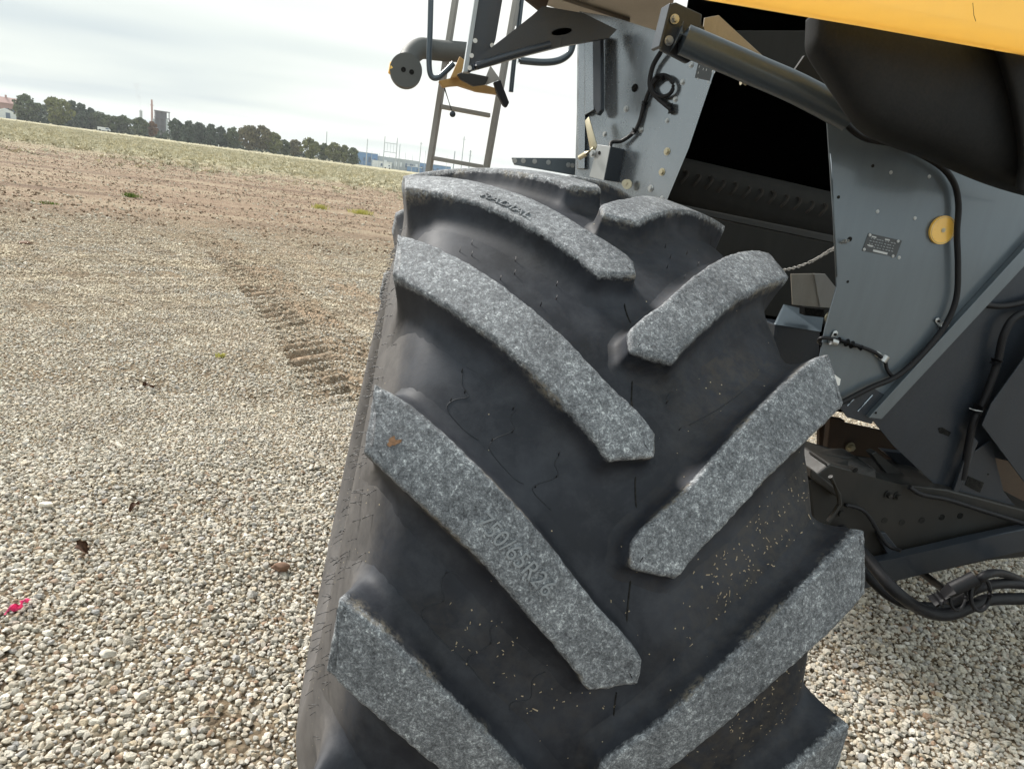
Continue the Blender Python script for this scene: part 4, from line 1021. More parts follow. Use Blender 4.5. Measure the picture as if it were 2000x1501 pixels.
# ---------------- metal sheet at the left of the opening
YM = 2.62; SM = -1.8
def mp_(x, y, off=0.0): return pl(x, y, YM - off, SM, 0.0, 0.9)
SHEET = [(1132, 22), (1200, 34), (1300, 66), (1345, 92), (1400, 128), (1345, 290), (1300, 398), (1225, 480), (1120, 470)]
bm = bmesh.new(); bprism(bm, [mp_(*q) for q in SHEET], (.0, .004, 0), .001); bm_obj('side_sheet', bm, 'bright_steel', combine)
bm = bmesh.new(); bprism(bm, [mp_(1131, 60, .03), mp_(1145, 60, .03), mp_(1142, 330, .03), mp_(1129, 330, .03)], (0, .03, 0), .003)
bprism(bm, [mp_(1143, 62, .045), mp_(1158, 64, .045), mp_(1160, 215, .045), mp_(1143, 225, .045)], (0, .04, 0), .003); bm_parts('sheet_flange', bm, 'bright_steel', combine)
bm = bmesh.new(); bprism(bm, [mp_(x, y, .10) for x, y in ((1158, 62), (1173, 66), (1174, 215), (1166, 225), (1158, 205))], (.02, .02, 0), .003); bm_obj('door_post', bm, 'dark_steel', combine)
# latch linkage
bm = bmesh.new(); bprism(bm, [mp_(x, y, .16) for x, y in ((1142, 236), (1150, 228), (1166, 285), (1160, 296), (1152, 292))], (.004, .004, 0), .001); btube(bm, [mp_(1160, 290, .17), mp_(1145, 300, .19), mp_(1132, 308, .19)], .010, 8); bm_obj('latch', bm, 'zinc_gold', combine, auto=40)
bm = bmesh.new(); bhex(bm, mp_(1158, 300, .20), (-.874, -.486, 0), .010, .010); bm_obj('bolt', bm, 'galvanized', combine)
# control box standing off the sheet
NIN = Vector((.874, .486, 0))
bx_ = [mp_(1168, 283, .17), mp_(1193, 286, .17), mp_(1180, 352, .17), mp_(1152, 345, .17)]
bm = bmesh.new(); bprism(bm, bx_, NIN * .082, .004); SB = bm_obj('control_box', bm, 'dark_steel', combine)
bm = bmesh.new(); bprism(bm, [p - NIN * .0035 for p in bx_], NIN * .003, .0006); q = bm_obj('box_lid', bm, 'galvanized', None); q.parent = SB
bm = bmesh.new(); bcyl(bm, mp_(1172, 299, .17) - NIN * .0045, NIN, .007, .001, 16); q = bm_obj('box_hole', bm, 'hole_black', None); q.parent = SB
# cables on the sheet
tube_obj('cable', [mp_(1292, 100, .05), mp_(1275, 130, .04), mp_(1269, 165, .03), mp_(1278, 185, .03), mp_(1298, 203, .03), mp_(1312, 214, .03)], .0085, 'black_rubber', combine, 10)
ringp = [mp_(1294 + 21 * math.cos(a), 168 + 21 * math.sin(a), .035) for a in np.linspace(0, 2 * PI, 24, endpoint=False)]
bm = bmesh.new(); btube(bm, ringp, .0075, 8, closed=True); bm_obj('cable_loop', bm, 'black_rubber', combine, auto=60)
tube_obj('cable', [mp_(1290, 148, .04), mp_(1272, 170, .03), mp_(1258, 205, .02), mp_(1250, 235, .02), mp_(1238, 258, .03), mp_(1215, 275, .05), mp_(1195, 278, .09), mp_(1192, 290, .12)], .0075, 'black_rubber', combine, 10)
bm = bmesh.new(); btube(bm, [mp_(1308, 204, .03), mp_(1311, 220, .02)], .013, 12); btube(bm, [mp_(1259, 198, .022), mp_(1257, 206, .022)], .012, 10); btube(bm, [mp_(1240, 252, .03), mp_(1236, 261, .03)], .012, 10); btube(bm, [mp_(1284, 150, .045), mp_(1296, 152, .045)], .011, 10); bm_parts('cable_grommet', bm, 'black_rubber', combine, auto=40)
for x, y, r_, mt in ((1303, 296, .0095, 'zinc_gold'), (1293, 336, .0095, 'zinc_gold'), (1240, 172, .010, 'hole_black'), (1223, 213, .008, 'galvanized'), (1252, 254, .008, 'galvanized'), (1181, 262, .007, 'galvanized'), (1333, 161, .007, 'galvanized'), (1319, 194, .007, 'galvanized'), (1303, 236, .006, 'galvanized'), (1350, 127, .007, 'galvanized'), (1271, 368, .009, 'galvanized'), (1293, 387, .006, 'galvanized')):
    bm = bmesh.new(); bhex(bm, mp_(x, y, .001), (-.874, -.486, 0), r_, r_ * .9); bm_parts('bolt', bm, mt, combine)
bm = bmesh.new(); bprism(bm, [mp_(1366, 113, .002), mp_(1395, 122, .002), mp_(1386, 158, .002), mp_(1357, 152, .002)], (0, .001, 0), .0002); PL2 = bm_obj('warning_plate', bm, 'plate_dark', combine)
bm = bmesh.new()
for x, y in ((1366, 128), (1364, 140), (1363, 151), (1391, 137), (1383, 158), (1378, 124), (1374, 133), (1380, 134)):
    A = mp_(x, y, .004); bprism(bm, [A, A + Vector((.012, 0, -.002)), A + Vector((.011, 0, -.009)), A + Vector((-.001, 0, -.007))], (0, .001, 0))
for q in bm_parts('plate_print', bm, 'galvanized', None): q.parent = PL2
bm = bmesh.new(); bcyl(bm, mp_(1226, 360, .05), (-.6, -.8, 0), .018, .008, 26); bhex(bm, mp_(1222, 358, .06), (-.6, -.8, 0), .010, .012); bm_obj('hinge_bolt', bm, 'zinc_gold', combine, auto=40)
# low grey rail left of it with bolts
slab('bumper_rail', [(1000, 308), (1120, 309), (1150, 312), (1150, 345), (1118, 342), (1005, 322)], 3.45, .02, 'grey_steel', combine, .002)
bm = bmesh.new()
for x, y in ((1005, 314), (1022, 314), (1044, 315), (1071, 317), (1110, 322), (1118, 323)): bhex(bm, pl(x, y, 3.448), (0, -1, 0), .008, .008)
bm_parts('rail_bolt', bm, 'galvanized', combine)
bm = bmesh.new(); bcyl(bm, pl(1145, 320, 3.42), (0, -1, 0), .014, .01, 20); bm_obj('washer', bm, 'grey_steel', combine, auto=40)

# dark chopper opening (walls, roof, back, floor) with knives on the rotor
def cavity():
    bm = bmesh.new()
    xa0, xa1 = pl(1300, 398, 2.66).x + .03, 1.30
    z0, z1 = 1.00, 2.55; y0, y1 = 1.70, 3.9
    L0 = pl(1400, 128, 2.5); 
    P = {}
    def quad(a, b_, c, d): bm.faces.new([bm.verts.new(Vector(v)) for v in (a, b_, c, d)])
    xl, xr = pl(1290, 300, 3.9).x, 3.2
    quad((xl, y1, z0), (xr, y1, z0), (xr, y1, z1), (xl, y1, z1))
    quad((pl(1290, 300, 2.75).x, 2.75, z1), (xr, 1.64, z1), (xr, y1, z1), (xl, y1, z1))
    quad((xl, 2.0, z0), (xr, 1.64, z0), (xr, y1, z0), (xl, y1, z0))
    quad((xr, 1.64, z0), (xr, y1, z0), (xr, y1, z1), (xr, 1.64, z1))
    xk = pl(1290, 300, 2.75).x; quad((xk, 2.75, z0), (xl, y1, z0), (xl, y1, z1), (xk, 2.75, z1))
    bmesh.ops.solidify(bm, geom=bm.faces[:], thickness=.02)
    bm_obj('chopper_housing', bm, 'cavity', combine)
cavity()
bm = bmesh.new()
A = pl(1300, 350, 2.9); B = pl(1680, 440, 2.6)
btube(bm, [A + Vector((-.1, 0, 0)), A, B, B + Vector((.3, -.05, 0))], .10, 20)
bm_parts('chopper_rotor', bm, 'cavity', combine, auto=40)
for k in range(16):
    bm = bmesh.new(); c = A + (B - A) * (k + .5) / 16 + Vector((0, -.10, .01)); ang = (k * 1.9) % 1.2
    arc = [c + Vector((.012 * math.sin(q * 2), -.035 * math.sin(q), (.032 * math.cos(q)))) for q in np.linspace(.2 + ang * .3, 2.2, 8)]
    btube(bm, arc, .007, 6); bm_obj('chopper_knife', bm, 'knife', combine, auto=50)
slab('counter_knife_bar', [(1295, 392), (1640, 462), (1640, 478), (1290, 404)], 2.45, .06, 'dirty_metal', combine, .004)
slab('chopper_floor', [(1290, 405), (1640, 478), (1650, 640), (1400, 600)], 2.38, .02, 'cavity', combine, .002)
slab('upper_liner', [(1405, 60), (1600, 60), (1650, 150), (1560, 170), (1480, 130)], 2.4, .02, 'cavity', combine, .002)
slab('shroud_stay', [(1572, 108), (1550, 140), (1572, 152), (1640, 200), (1640, 170)], 1.66, .01, 'black_plastic', combine, .001)

# ---------------- bracket arm, post, handrails, ladder, lamp arm
YB = 2.75
HOLE = [(1097 + 20 * math.cos(q), 62 + 7 * math.sin(q) - 3 * math.cos(q)) for q in np.linspace(PI / 2, PI / 2 + 2 * PI, 25)]
slab('bracket_arm', [(1060, 12), (1140, 26), (1205, 58), (1190, 74), (1110, 88), (1098, 90.5)] + HOLE + [(1097, 90.8), (1040, 105), (922, 138), (918, 125), (935, 112), (1000, 62), (1040, 30)], YB, .035, 'dark_steel', combine, 0)
tube_obj('arm_rib', [pl(925, 131, YB - .01), pl(1000, 108, YB - .01), pl(1075, 88, YB - .01)], .014, 'dark_steel', combine, 10)
bm = bmesh.new(); bprism(bm, [pl(x, y, YB + .05) for x, y in ((932, -20), (985, -20), (968, 78), (960, 98), (918, 142), (906, 140))], (0, .05, 0), .003)
bm_obj('post_channel', bm, 'dark_steel', combine)
bm = bmesh.new(); bprism(bm, [pl(x, y, YB + .035) for x, y in ((930, -20), (938, -20), (914, 140), (905, 140))], (0, .05, 0), .001); bm_obj('post_flange', bm, 'far_steel', combine)
bm = bmesh.new()
for x, y in ((928, 80), (961, 89), (921, 109), (917, 133)): bcyl(bm, pl(x, y, YB - .004 if x < 940 else YB + .044), (0, -1, 0), .008, .004, 14)
bm_parts('bolt', bm, 'galvanized', combine)
YL = 3.9
LAD = bpy.data.objects['combine_harvester']
def lp(x, y, off=0.0): return pl(x, y, YL - off)
for (a, b_, w) in (((816, 425), (884, -10), 9), ((926, 425), (1003, -10), 9)):
    bm = bmesh.new()
    bprism(bm, [lp(a[0], a[1]), lp(a[0] + w, a[1]), lp(b_[0] + w, b_[1]), lp(*b_)], (0, .012, 0), .001)
    bprism(bm, [lp(a[0] + w, a[1], .001), lp(a[0] + w + 5, a[1], -.02), lp(b_[0] + w + 5, b_[1], -.02), lp(b_[0] + w, b_[1], .001)], (0, .05, 0), .001)
    bm_obj('ladder_rail', bm, 'ladder_metal', combine)
for (a, b_) in (((860, 203), (958, 221)), ((842, 304), (945, 322)), ((876, 92), (972, 108))):
    bm = bmesh.new(); bprism(bm, [lp(*a, -.01), lp(*b_, -.01), lp(b_[0], b_[1] + 8, -.01), lp(a[0], a[1] + 8, -.01)], (0, .06, 0), .002); bm_obj('ladder_rung', bm, 'ladder_metal' if a[0] != 876 else 'ochre_bracket', combine)
# brackets holding the ladder
slab('ladder_bracket', [(857, 158), (900, 148), (930, 160), (968, 172), (972, 184), (930, 178), (895, 165), (865, 170)], YL - .15, .06, 'ochre_bracket', combine, .003)
slab('ladder_bracket', [(898, 110), (908, 118), (900, 150), (880, 152)], YL - .2, .04, 'ochre_bracket', combine, .003)
slab('ladder_plate', [(893, 145), (905, 140), (955, 150), (948, 165), (925, 168), (900, 155)], YL - .25, .04, 'dirty_metal', combine, .003)
bm = bmesh.new(); bprism(bm, [lp(x, y, .22) for x, y in ((958, 128), (977, 155), (950, 166), (944, 162))], (0, .01, 0), .001); bm_obj('ladder_gusset', bm, 'ladder_metal', combine)
bm = bmesh.new(); bprism(bm, [lp(x, y, .25) for x, y in ((965, 160), (978, 156), (985, 180), (995, 200), (990, 210), (984, 206), (972, 182))], (0, .05, 0), .004); bm_obj('ladder_latch', bm, 'black_rubber', combine)
tube_obj('handrail', [lp(842, -20, .3), lp(840, 60, .3), lp(838, 120, .3), lp(842, 148, .3), lp(855, 152, .3), lp(872, 138, .3), lp(886, 124, .3)], .013, 'tube_paint', combine, 12)
tube_obj('handrail', [lp(1012, 118, -.2), lp(1060, 122, -.2), lp(1092, 118, -.2), lp(1112, 104, -.2), lp(1119, 84, -.2), lp(1120, 60, -.2)], .019, 'tube_paint', combine, 12)
tube_obj('handrail', [lp(1021, -20, -.1), lp(1012, 60, -.1), lp(1004, 120, -.1), lp(998, 180, -.1)], .013, 'tube_paint', combine, 12)
tube_obj('handrail', [lp(1016, -20, -.08), lp(1004, 50, -.08)], .012, 'ladder_metal', combine, 12, 2)
bm = bmesh.new(); btube(bm, [lp(868, 172, .25), lp(884, 222, .25)], .004, 8)
r = bmesh.ops.create_icosphere(bm, subdivisions=3, radius=.015); bmesh.ops.translate(bm, vec=lp(884, 223, .25), verts=r['verts']); bm_obj('release_lever', bm, 'dark_steel', combine, auto=60)
# lamp arm with turn lamp
bm = bmesh.new(); pts = spline([lp(930, 105, 0), lp(900, 102, 0), lp(850, 98, .0), lp(822, 95, .05), lp(803, 108, .1), lp(796, 125, .14)], 8); btube(bm, pts, .05, 20)
bm_obj('lamp_arm', bm, 'black_plastic', combine, auto=60).data.materials[0] = paint('arm_grey', (0.075, 0.078, 0.075), rough=.6, streak=.05)
bm = bmesh.new(); c = lp(793, 137, .20); bcyl(bm, c + Vector((0, .10, .0)), (0, -1, 0), .078, .10, 40, bev=.010); LH = bm_obj('lamp_housing', bm, MATS['arm_grey'], combine, auto=40)
bm = bmesh.new()
for x, y in ((788, 136), (804, 141)): bcyl(bm, lp(x, y, .2015), (0, 1, 0), .012, .001, 18)

for q in bm_parts('lamp_socket', bm, 'hole_black', None): q.parent = LH
bm = bmesh.new(); bcyl(bm, lp(767, 134, .17), (-1, -.1, .1), .030, .018, 24, bev=.004); q = bm_obj('turn_lamp', bm, 'amber', combine, auto=40)
slab('roof_beam', [(1020, -8), (1075, -8), (1066, 18), (1058, 22)], YB + .1, .03, 'rust', combine, .002)

# ================================================================== FAR THINGS
def gfar(x, y_above, D):
    """world point at horizontal distance D in the direction of column x on the horizon"""
    hy = 222 + .1345 * x; d = ray(x, hy); h = math.hypot(d[0], d[1]); return Vector((d[0] / h * D, d[1] / h * D, 0))
PXM = lambda D: D / F * 1.0     # metres per photo pixel near the horizon
def leaf_mat(name, a, b_):
    m, nt, bs = newmat(name)
    g = N(nt, 'ShaderNodeNewGeometry'); n = noise(nt, .35, 3, .6, vec=g.outputs['Position'])
    rr = mth(nt, 'ADD', mth(nt, 'MULTIPLY', g.outputs['Random Per Island'], .6), mth(nt, 'MULTIPLY', n, .4))
    nt.links.new(mixc(nt, rr, a, b_), bs.inputs['Base Color']); bs.inputs['Roughness'].default_value = .85; bs.inputs['Specular IOR Level'].default_value = .15
leaf_mat('leaf_green', (0.055, 0.075, 0.042), (0.15, 0.17, 0.09))
leaf_mat('leaf_olive', (0.095, 0.11, 0.04), (0.22, 0.22, 0.09))
leaf_mat('leaf_dark', (0.045, 0.062, 0.046), (0.11, 0.135, 0.095))
leaf_mat('leaf_rust', (0.13, 0.065, 0.04), (0.24, 0.14, 0.08))
leaf_mat('leaf_brown', (0.095, 0.085, 0.05), (0.19, 0.165, 0.09))
def tree(x, ytop, wpx, D, kind, label, shape='round'):
    base = gfar(x, 0, D); hy = 222 + .1345 * x; H = (hy - ytop) * D / F * .985 + 1.3; Wd = wpx * D / F
    r = np.random.default_rng(int(x * 7 + D)); kz = math.cos(math.atan2(base.x, base.y) - YAW); H *= kz; Wd *= kz; t = thing('tree', label, 'tree', base, 'trees along the far field edge')
    bm = bmesh.new(); th = H * .55
    btube(bm, [Vector((0, 0, -.2)), Vector((.1, 0, th * .5)), Vector((0, .1, th))], .025 * H, 8, .010 * H)
    for k in range(5):
        a = r.uniform(0, 6.28); z = th * r.uniform(.45, .9); btube(bm, [Vector((0, 0, z)), Vector((math.cos(a) * Wd * .18, math.sin(a) * Wd * .18, z + H * .10)), Vector((math.cos(a) * Wd * .3, math.sin(a) * Wd * .3, z + H * .22))], .010 * H, 5, .004 * H)
    o = bm_obj('trunk', bm, 'bark', None, True); o.parent = t
    V = []; Fc = []
    if shape == 'cone':
        cl = []
        for k in range(60):
            z = H * (.06 + .92 * r.random() ** .9); rad = Wd * .5 * (1.05 - z / H) ** .75; a = r.uniform(0, 6.28); q = rad * r.uniform(.3, 1.0)
            cl.append((q * math.cos(a), q * math.sin(a), z, .08 * Wd + .12 * rad + .3))
    else:
        cl = []
        for k in range(44):
            a = r.uniform(0, 6.28); z = r.uniform(-1, 1); q = math.sqrt(max(0, 1 - z * z)) * r.uniform(.45, 1); zz_ = H * .55 + z * H * .40
            low = .85 if z < -.3 else 1.0
            cl.append((q * math.cos(a) * Wd * .42 * low, q * math.sin(a) * Wd * .42 * low, zz_, r.uniform(.11, .2) * min(Wd, H)))
    s0 = .24 + .026 * H
    for cx_, cy_, cz_, cr in cl:
        m = 46 if shape != 'cone' else 26
        p = r.normal(size=(m, 3)); p /= np.linalg.norm(p, axis=1)[:, None]; p *= (cr * r.uniform(.55, 1.05, m))[:, None]; p[:, 2] *= .75
        for q in p:
            c = np.array([cx_, cy_, cz_]) + q
            if c[2] < .3: continue
            u = r.normal(size=3); u /= np.linalg.norm(u); w = np.cross(u, r.normal(size=3)); w /= np.linalg.norm(w) + 1e-6
            s = s0 * r.uniform(.7, 1.5); i0 = len(V)
            V += [c - u * s, c + w * s * .7, c + u * s, c - w * s * .7]; Fc.append((i0, i0 + 1, i0 + 2, i0 + 3))
    o = arr_obj('crown', V, Fc, kind); o.parent = t
    return t
TREES = [
 (20, 196, 46, 430, 'leaf_rust', 'rust brown tree beside the pale house at the far left'),
 (52, 189, 50, 380, 'leaf_green', 'green tree just right of the pale house'),
 (72, 208, 36, 400, 'leaf_dark', 'low dark shrubby tree between the pale house and the olive tree'),
 (113, 194, 58, 360, 'leaf_olive', 'broad olive green tree with a crown down to the field'),
 (95, 206, 40, 440, 'leaf_green', 'small green tree half hidden by the broad olive tree'),
 (143, 200, 38, 400, 'leaf_dark', 'dark pointed tree right of the broad olive tree', 'cone'),
 (160, 206, 38, 390, 'leaf_dark', 'second dark pointed tree right of the olive tree', 'cone'),
 (178, 213, 34, 400, 'leaf_dark', 'third dark pointed tree above the white van', 'cone'),
 (195, 219, 36, 390, 'leaf_green', 'round grey green tree above the parked white van'),
 (218, 226, 30, 380, 'leaf_green', 'small round tree with a bare stem right of the white van'),
 (240, 227, 36, 385, 'leaf_green', 'wide low green tree left of the smoking chimney'),
 (273, 231, 36, 370, 'leaf_green', 'green tree in front of the smoking chimney'),
 (297, 238, 20, 375, 'leaf_rust', 'small orange tree beside the plant tower'),
 (345, 236, 34, 350, 'leaf_dark', 'dark evergreen right beside the plant tower', 'round'),
 (368, 238, 36, 345, 'leaf_dark', 'dark evergreen, second right of the plant tower', 'cone'),
 (390, 241, 36, 350, 'leaf_dark', 'dark evergreen, third right of the plant tower', 'round'),
 (412, 245, 34, 345, 'leaf_dark', 'dark evergreen, fourth right of the plant tower', 'cone'),
 (432, 249, 32, 350, 'leaf_dark', 'dark evergreen, fifth right of the plant tower', 'cone'),
 (456, 251, 32, 345, 'leaf_green', 'mid green tree between the evergreens and the tallest brown tree'),
 (486, 248, 44, 335, 'leaf_brown', 'tall brown green tree right of the dark evergreens'),
 (512, 249, 42, 335, 'leaf_brown', 'tall open crowned brown tree in the middle of the tree line'),
 (534, 262, 36, 335, 'leaf_olive', 'leaning olive tree right of the tallest brown tree'),
 (556, 274, 24, 345, 'leaf_green', 'small dark tree in the dip of the tree line'),
 (576, 275, 30, 360, 'leaf_brown', 'pale brown hazy tree left of the round olive one'),
 (606, 271, 36, 330, 'leaf_olive', 'round olive tree standing forward of the tree line'),
 (632, 281, 24, 350, 'leaf_green', 'thin tree behind the tall grey mast'),
 (652, 281, 34, 345, 'leaf_olive', 'loose tree between the mast and the white pole'),
 (672, 285, 20, 350, 'leaf_olive', 'slim tree just right of the white pole'),
 (689, 290, 26, 335, 'leaf_green', 'rounded tree at the right end, next to the blue substation'),
]
for a in TREES: tree(*a)
def hedge():
    V = []; Fc = []; r = np.random.default_rng(3)
    for x in np.arange(5, 702, 1.1):
        D = 395 + 12 * math.sin(x * .05); b_ = gfar(x, 0, D); hh = 2.3 + 1.6 * math.sin(x * .11) ** 2 + 1.0 * math.sin(x * .37)
        for k in range(10):
            c = np.array([b_.x, b_.y, 0]) + np.array([r.normal(0, .6), r.normal(0, 1.2), r.uniform(.1, hh)]); u = r.normal(size=3) * .35; w = r.normal(size=3) * .35
            i0 = len(V); V += [c - u, c + w, c + u, c - w]; Fc.append((i0, i0 + 1, i0 + 2, i0 + 3))
    o = arr_obj('undergrowth', V, Fc, 'leaf_dark'); o['kind'] = 'stuff'; o['label'] = 'low dark undergrowth under the far trees'
hedge()
def face_rot(p): return Matrix.Rotation(-math.atan2(p.x, p.y), 3, 'Z')
def house():
    p = gfar(6, 0, 420); t = thing('house', 'pale pink house with a gabled roof at the far left edge', 'house', p); k = 420 / F; R = face_rot(p)
    bm = bmesh.new(); bbox(bm, R @ Vector((0, 0, 3.2)), 12, 8, 6.4, R, .05); o = bm_obj('wall', bm, 'far_brick', None); o.parent = t
    bm = bmesh.new(); bprism(bm, [R @ Vector(v) for v in ((-6.4, -4.5, 6.42), (6.4, -4.5, 6.42), (6.4, 0, 9), (-6.4, 0, 9))], (0, 0, .2)); bprism(bm, [R @ Vector(v) for v in ((-6.4, 4.5, 6.42), (6.4, 4.5, 6.42), (6.4, 0.01, 9), (-6.4, 0.01, 9))], (0, 0, .2)); o = bm_obj('roof', bm, 'far_brick', None); o.parent = t
    bm = bmesh.new(); bbox(bm, R @ Vector((1.5, 0, 9.2)), .8, .8, 2.0, R); o = bm_obj('chimney', bm, 'far_brick', None); o.parent = t
    for q in (-4, -1.5, 1.5, 4):
        bm = bmesh.new(); bbox(bm, R @ Vector((q, -4.03, 3.6)), 1.1, .1, 1.5, R); o = bm_obj('window', bm, 'far_glass', None); o.parent = t
    p = gfar(10, 0, 395); R = face_rot(p); t = thing('shed', 'low white shed in front of the pale pink house', 'shed', p)
    bm = bmesh.new(); bprism(bm, [R @ Vector(v) for v in ((-4, 0, 0), (4, 0, 0), (4, 0, 2.6), (0, 0, 4.2), (-4, 0, 2.6))], R @ Vector((0, 6, 0)), .03); o = bm_obj('wall', bm, 'far_white', None); o.parent = t
    bm = bmesh.new(); bbox(bm, R @ Vector((1, -.04, 1.2)), 1.6, .06, 2.4, R); o = bm_obj('door', bm, 'far_glass', None); o.parent = t
house()
def van(x, D, L, H, label, name='parked_van', cat='van'):
    p = gfar(x, 0, D); R = face_rot(p); t = thing(name, label, cat, p)
    bm = bmesh.new(); bprism(bm, [R @ Vector(v) for v in ((-L / 2, 0, .35), (L / 2, 0, .35), (L / 2, 0, H * .55), (L * .36, 0, H), (-L / 2, 0, H))], R @ Vector((0, 2, 0)), .08); o = bm_obj('body', bm, 'far_white', None); o.parent = t
    bm = bmesh.new(); bprism(bm, [R @ Vector(v) for v in ((L * .12, -.01, H * .6), (L * .42, -.01, H * .6), (L * .34, -.01, H * .9), (L * .12, -.01, H * .9))], R @ Vector((0, .04, 0))); o = bm_obj('window', bm, 'far_glass', None); o.parent = t
    for q in (-.32, .32):
        bm = bmesh.new(); bcyl(bm, R @ Vector((L * q, -.02, .38)), R @ Vector((0, 1, 0)), .38, .3, 16); o = bm_obj('wheel', bm, 'black_rubber', None); o.parent = t
van(203, 370, 5.0, 1.7, 'white van parked under the trees left of the smoking chimney')
def plant():
    p = gfar(317, 0, 520); R = face_rot(p); k = 520 / F; t = thing('plant_tower', 'dark grey industrial plant tower with openings and pipes rising over the trees', 'industrial tower', p)
    H = 16; bm = bmesh.new()
    for i in range(4):
        for sx_ in (-4, -1.3, 1.3, 4):
            for sy_ in (-3, 3): bbox(bm, R @ Vector((sx_, sy_, H * (i + .5) / 4)), .5, .5, H / 4, R)
        bbox(bm, R @ Vector((0, 0, H * (i + 1) / 4)), 9, 7, .5, R)
    bbox(bm, R @ Vector((-.5, 1.2, H * .5)), 6.4, 3, H * .96, R)
    o = bm_obj('frame', bm, 'far_dark', None); o.parent = t
    bm = bmesh.new(); bcyl(bm, R @ Vector((-4.6, -1, 0)), (0, 0, 1), .8, 11, 16); bcyl(bm, R @ Vector((2.7, -3.3, 3)), (0, 0, 1), .6, 9, 16); o = bm_obj('vessel', bm, 'far_steel', None); o.parent = t
    bm = bmesh.new(); bbox(bm, R @ Vector((-7, 0, 3)), 9, 6, 6, R, .1); o = bm_obj('annex', bm, 'far_steel', None); o.parent = t
    p = gfar(297.5, 0, 530); t = thing('chimney', 'tall thin grey chimney left of the plant tower', 'chimney', p); bm = bmesh.new(); bcyl(bm, (0, 0, 0), (0, 0, 1), .8, 22.5, 16, .5); bcyl(bm, (0, 0, 19), (0, 0, 1), 1.0, .4, 16); o = bm_obj('stack', bm, 'far_brick', None, auto=40); o.parent = t
    p = gfar(276, 0, 540); t = thing('chimney', 'short chimney giving off a thin plume of grey smoke', 'chimney', p); bm = bmesh.new(); bcyl(bm, (0, 0, 0), (0, 0, 1), 1.1, 15, 16, .8); bcyl(bm, (0, 0, 14.6), (0, 0, 1), 1.0, .5, 16); o = bm_obj('stack', bm, 'far_steel', None, auto=40); o.parent = t
    # smoke plume volume
    m = bpy.data.materials.new('smoke'); m.use_nodes = True; nt = m.node_tree; nt.nodes.clear(); o_ = N(nt, 'ShaderNodeOutputMaterial'); v = N(nt, 'ShaderNodeVolumePrincipled'); v.inputs['Color'].default_value = (.55, .5, .5, 1)
    nn = noise(nt, .25, 3, .6); nt.links.new(cramp(nt, nn, [(.35, (0, 0, 0)), (.7, (.07, .07, .07))]), v.inputs['Density']); nt.links.new(v.outputs[0], o_.inputs['Volume']); MATS['smoke'] = m
    bm = bmesh.new(); S = [Vector((0, 0, 15.4)), Vector((-.3, 0, 19)), Vector((-1.2, 0, 23)), Vector((-1.4, 0, 27)), Vector((-2.2, 0, 31.5))]; btube(bm, [R @ q + p for q in spline(S, 4)], .5, 12, 2.2)
    o = bm_obj('smoke_plume', bm, 'smoke', None); o['kind'] = 'stuff'; o['label'] = 'faint thin grey smoke plume above the short chimney'; o['category'] = 'smoke'
plant()
def pole(x, ytop, D, label, mat='far_steel', r_=.22, name='utility_pole', cat='pole', arm=0, group=None):
    p = gfar(x, 0, D); H = (222 + .1345 * x - ytop) * D / F * .985 * math.cos(math.atan2(p.x, p.y) - YAW) + 1.6; t = thing(name, label, cat, p, group); R = face_rot(p)
    bm = bmesh.new(); bcyl(bm, (0, 0, -.2), (0, 0, 1), r_, H, 10, r_ * .7); o = bm_obj('shaft', bm, mat, None, auto=40); o.parent = t
    for k in range(arm):
        bm = bmesh.new(); bbox(bm, R @ Vector((0, 0, H * (.93 - .12 * k))), 2.4, .15, .18, R); o = bm_obj('crossarm', bm, mat, None); o.parent = t
pole(636, 260, 420, 'tall grey mast sticking out above the trees', arm=0, r_=.28)
pole(666, 292, 350, 'short white pole in front of the right end of the trees', 'far_white', .2)
pole(427, 281, 330, 'small white marker post at the foot of the evergreens', 'far_white', .18, 'marker_post', 'post')
pole(715, 274, 440, 'leftmost tall grey pole of the blue substation', r_=.3)
pole(778, 284, 445, 'grey pole just right of the first gantry', r_=.28)
pole(818, 280, 450, 'grey pole left of the ladder', arm=1, r_=.28)
pole(899, 272, 470, 'tall grey pole seen between the ladder rails', r_=.34, arm=1)
pole(884, 298, 470, 'short thick grey pole seen between the ladder rails', r_=.5)
pole(914, 296, 470, 'short grey pole close to the right ladder rail', r_=.5, arm=2)
def gantry(x0, x1, yt, D, label):
    a = gfar(x0, 0, D); b_ = gfar(x1, 0, D); t = thing('gantry', label, 'gantry', a); H = (222 + .1345 * x0 - yt) * D / F + 1.6; d = b_ - a; R = face_rot((a + b_) / 2)
    for q in (Vector((0, 0, 0)), d):
        bm = bmesh.new(); bcyl(bm, q, (0, 0, 1), .32, H, 10, .22); o = bm_obj('post', bm, 'far_steel', None, auto=40); o.parent = t
    for z in (.80, .52):
        bm = bmesh.new(); bbox(bm, d / 2 + Vector((0, 0, H * z)), d.length, .3, .3, Matrix.Rotation(math.atan2(d.y, d.x), 3, 'Z')); o = bm_obj('beam', bm, 'far_steel', None); o.parent = t
    for k in range(1, 4):
        bm = bmesh.new(); bcyl(bm, d * (k / 4) + Vector((0, 0, H * .52)), (0, 0, 1), .08, H * .28, 8); o = bm_obj('insulator', bm, 'far_steel', None); o.parent = t
for k_, (px_, yt_, l_) in enumerate(((725, 296, 'thin short pole between the leftmost tall pole and the gantry'), (740, 300, 'thin short pole touching the left post of the gantry'), (760, 303, 'thin short pole under the gantry crossbeams'), (790, 300, 'thin short pole right of the gantry'), (804, 303, 'thin short pole left of the armed grey pole'), (828, 296, 'thin short pole right beside the armed grey pole'), (870, 306, 'thin short pole just inside the left ladder rail'))): pole(px_, yt_, 452, l_, r_=.14)
gantry(748, 772, 272, 445, 'switchyard gantry with two posts and crossbeams over the blue building')
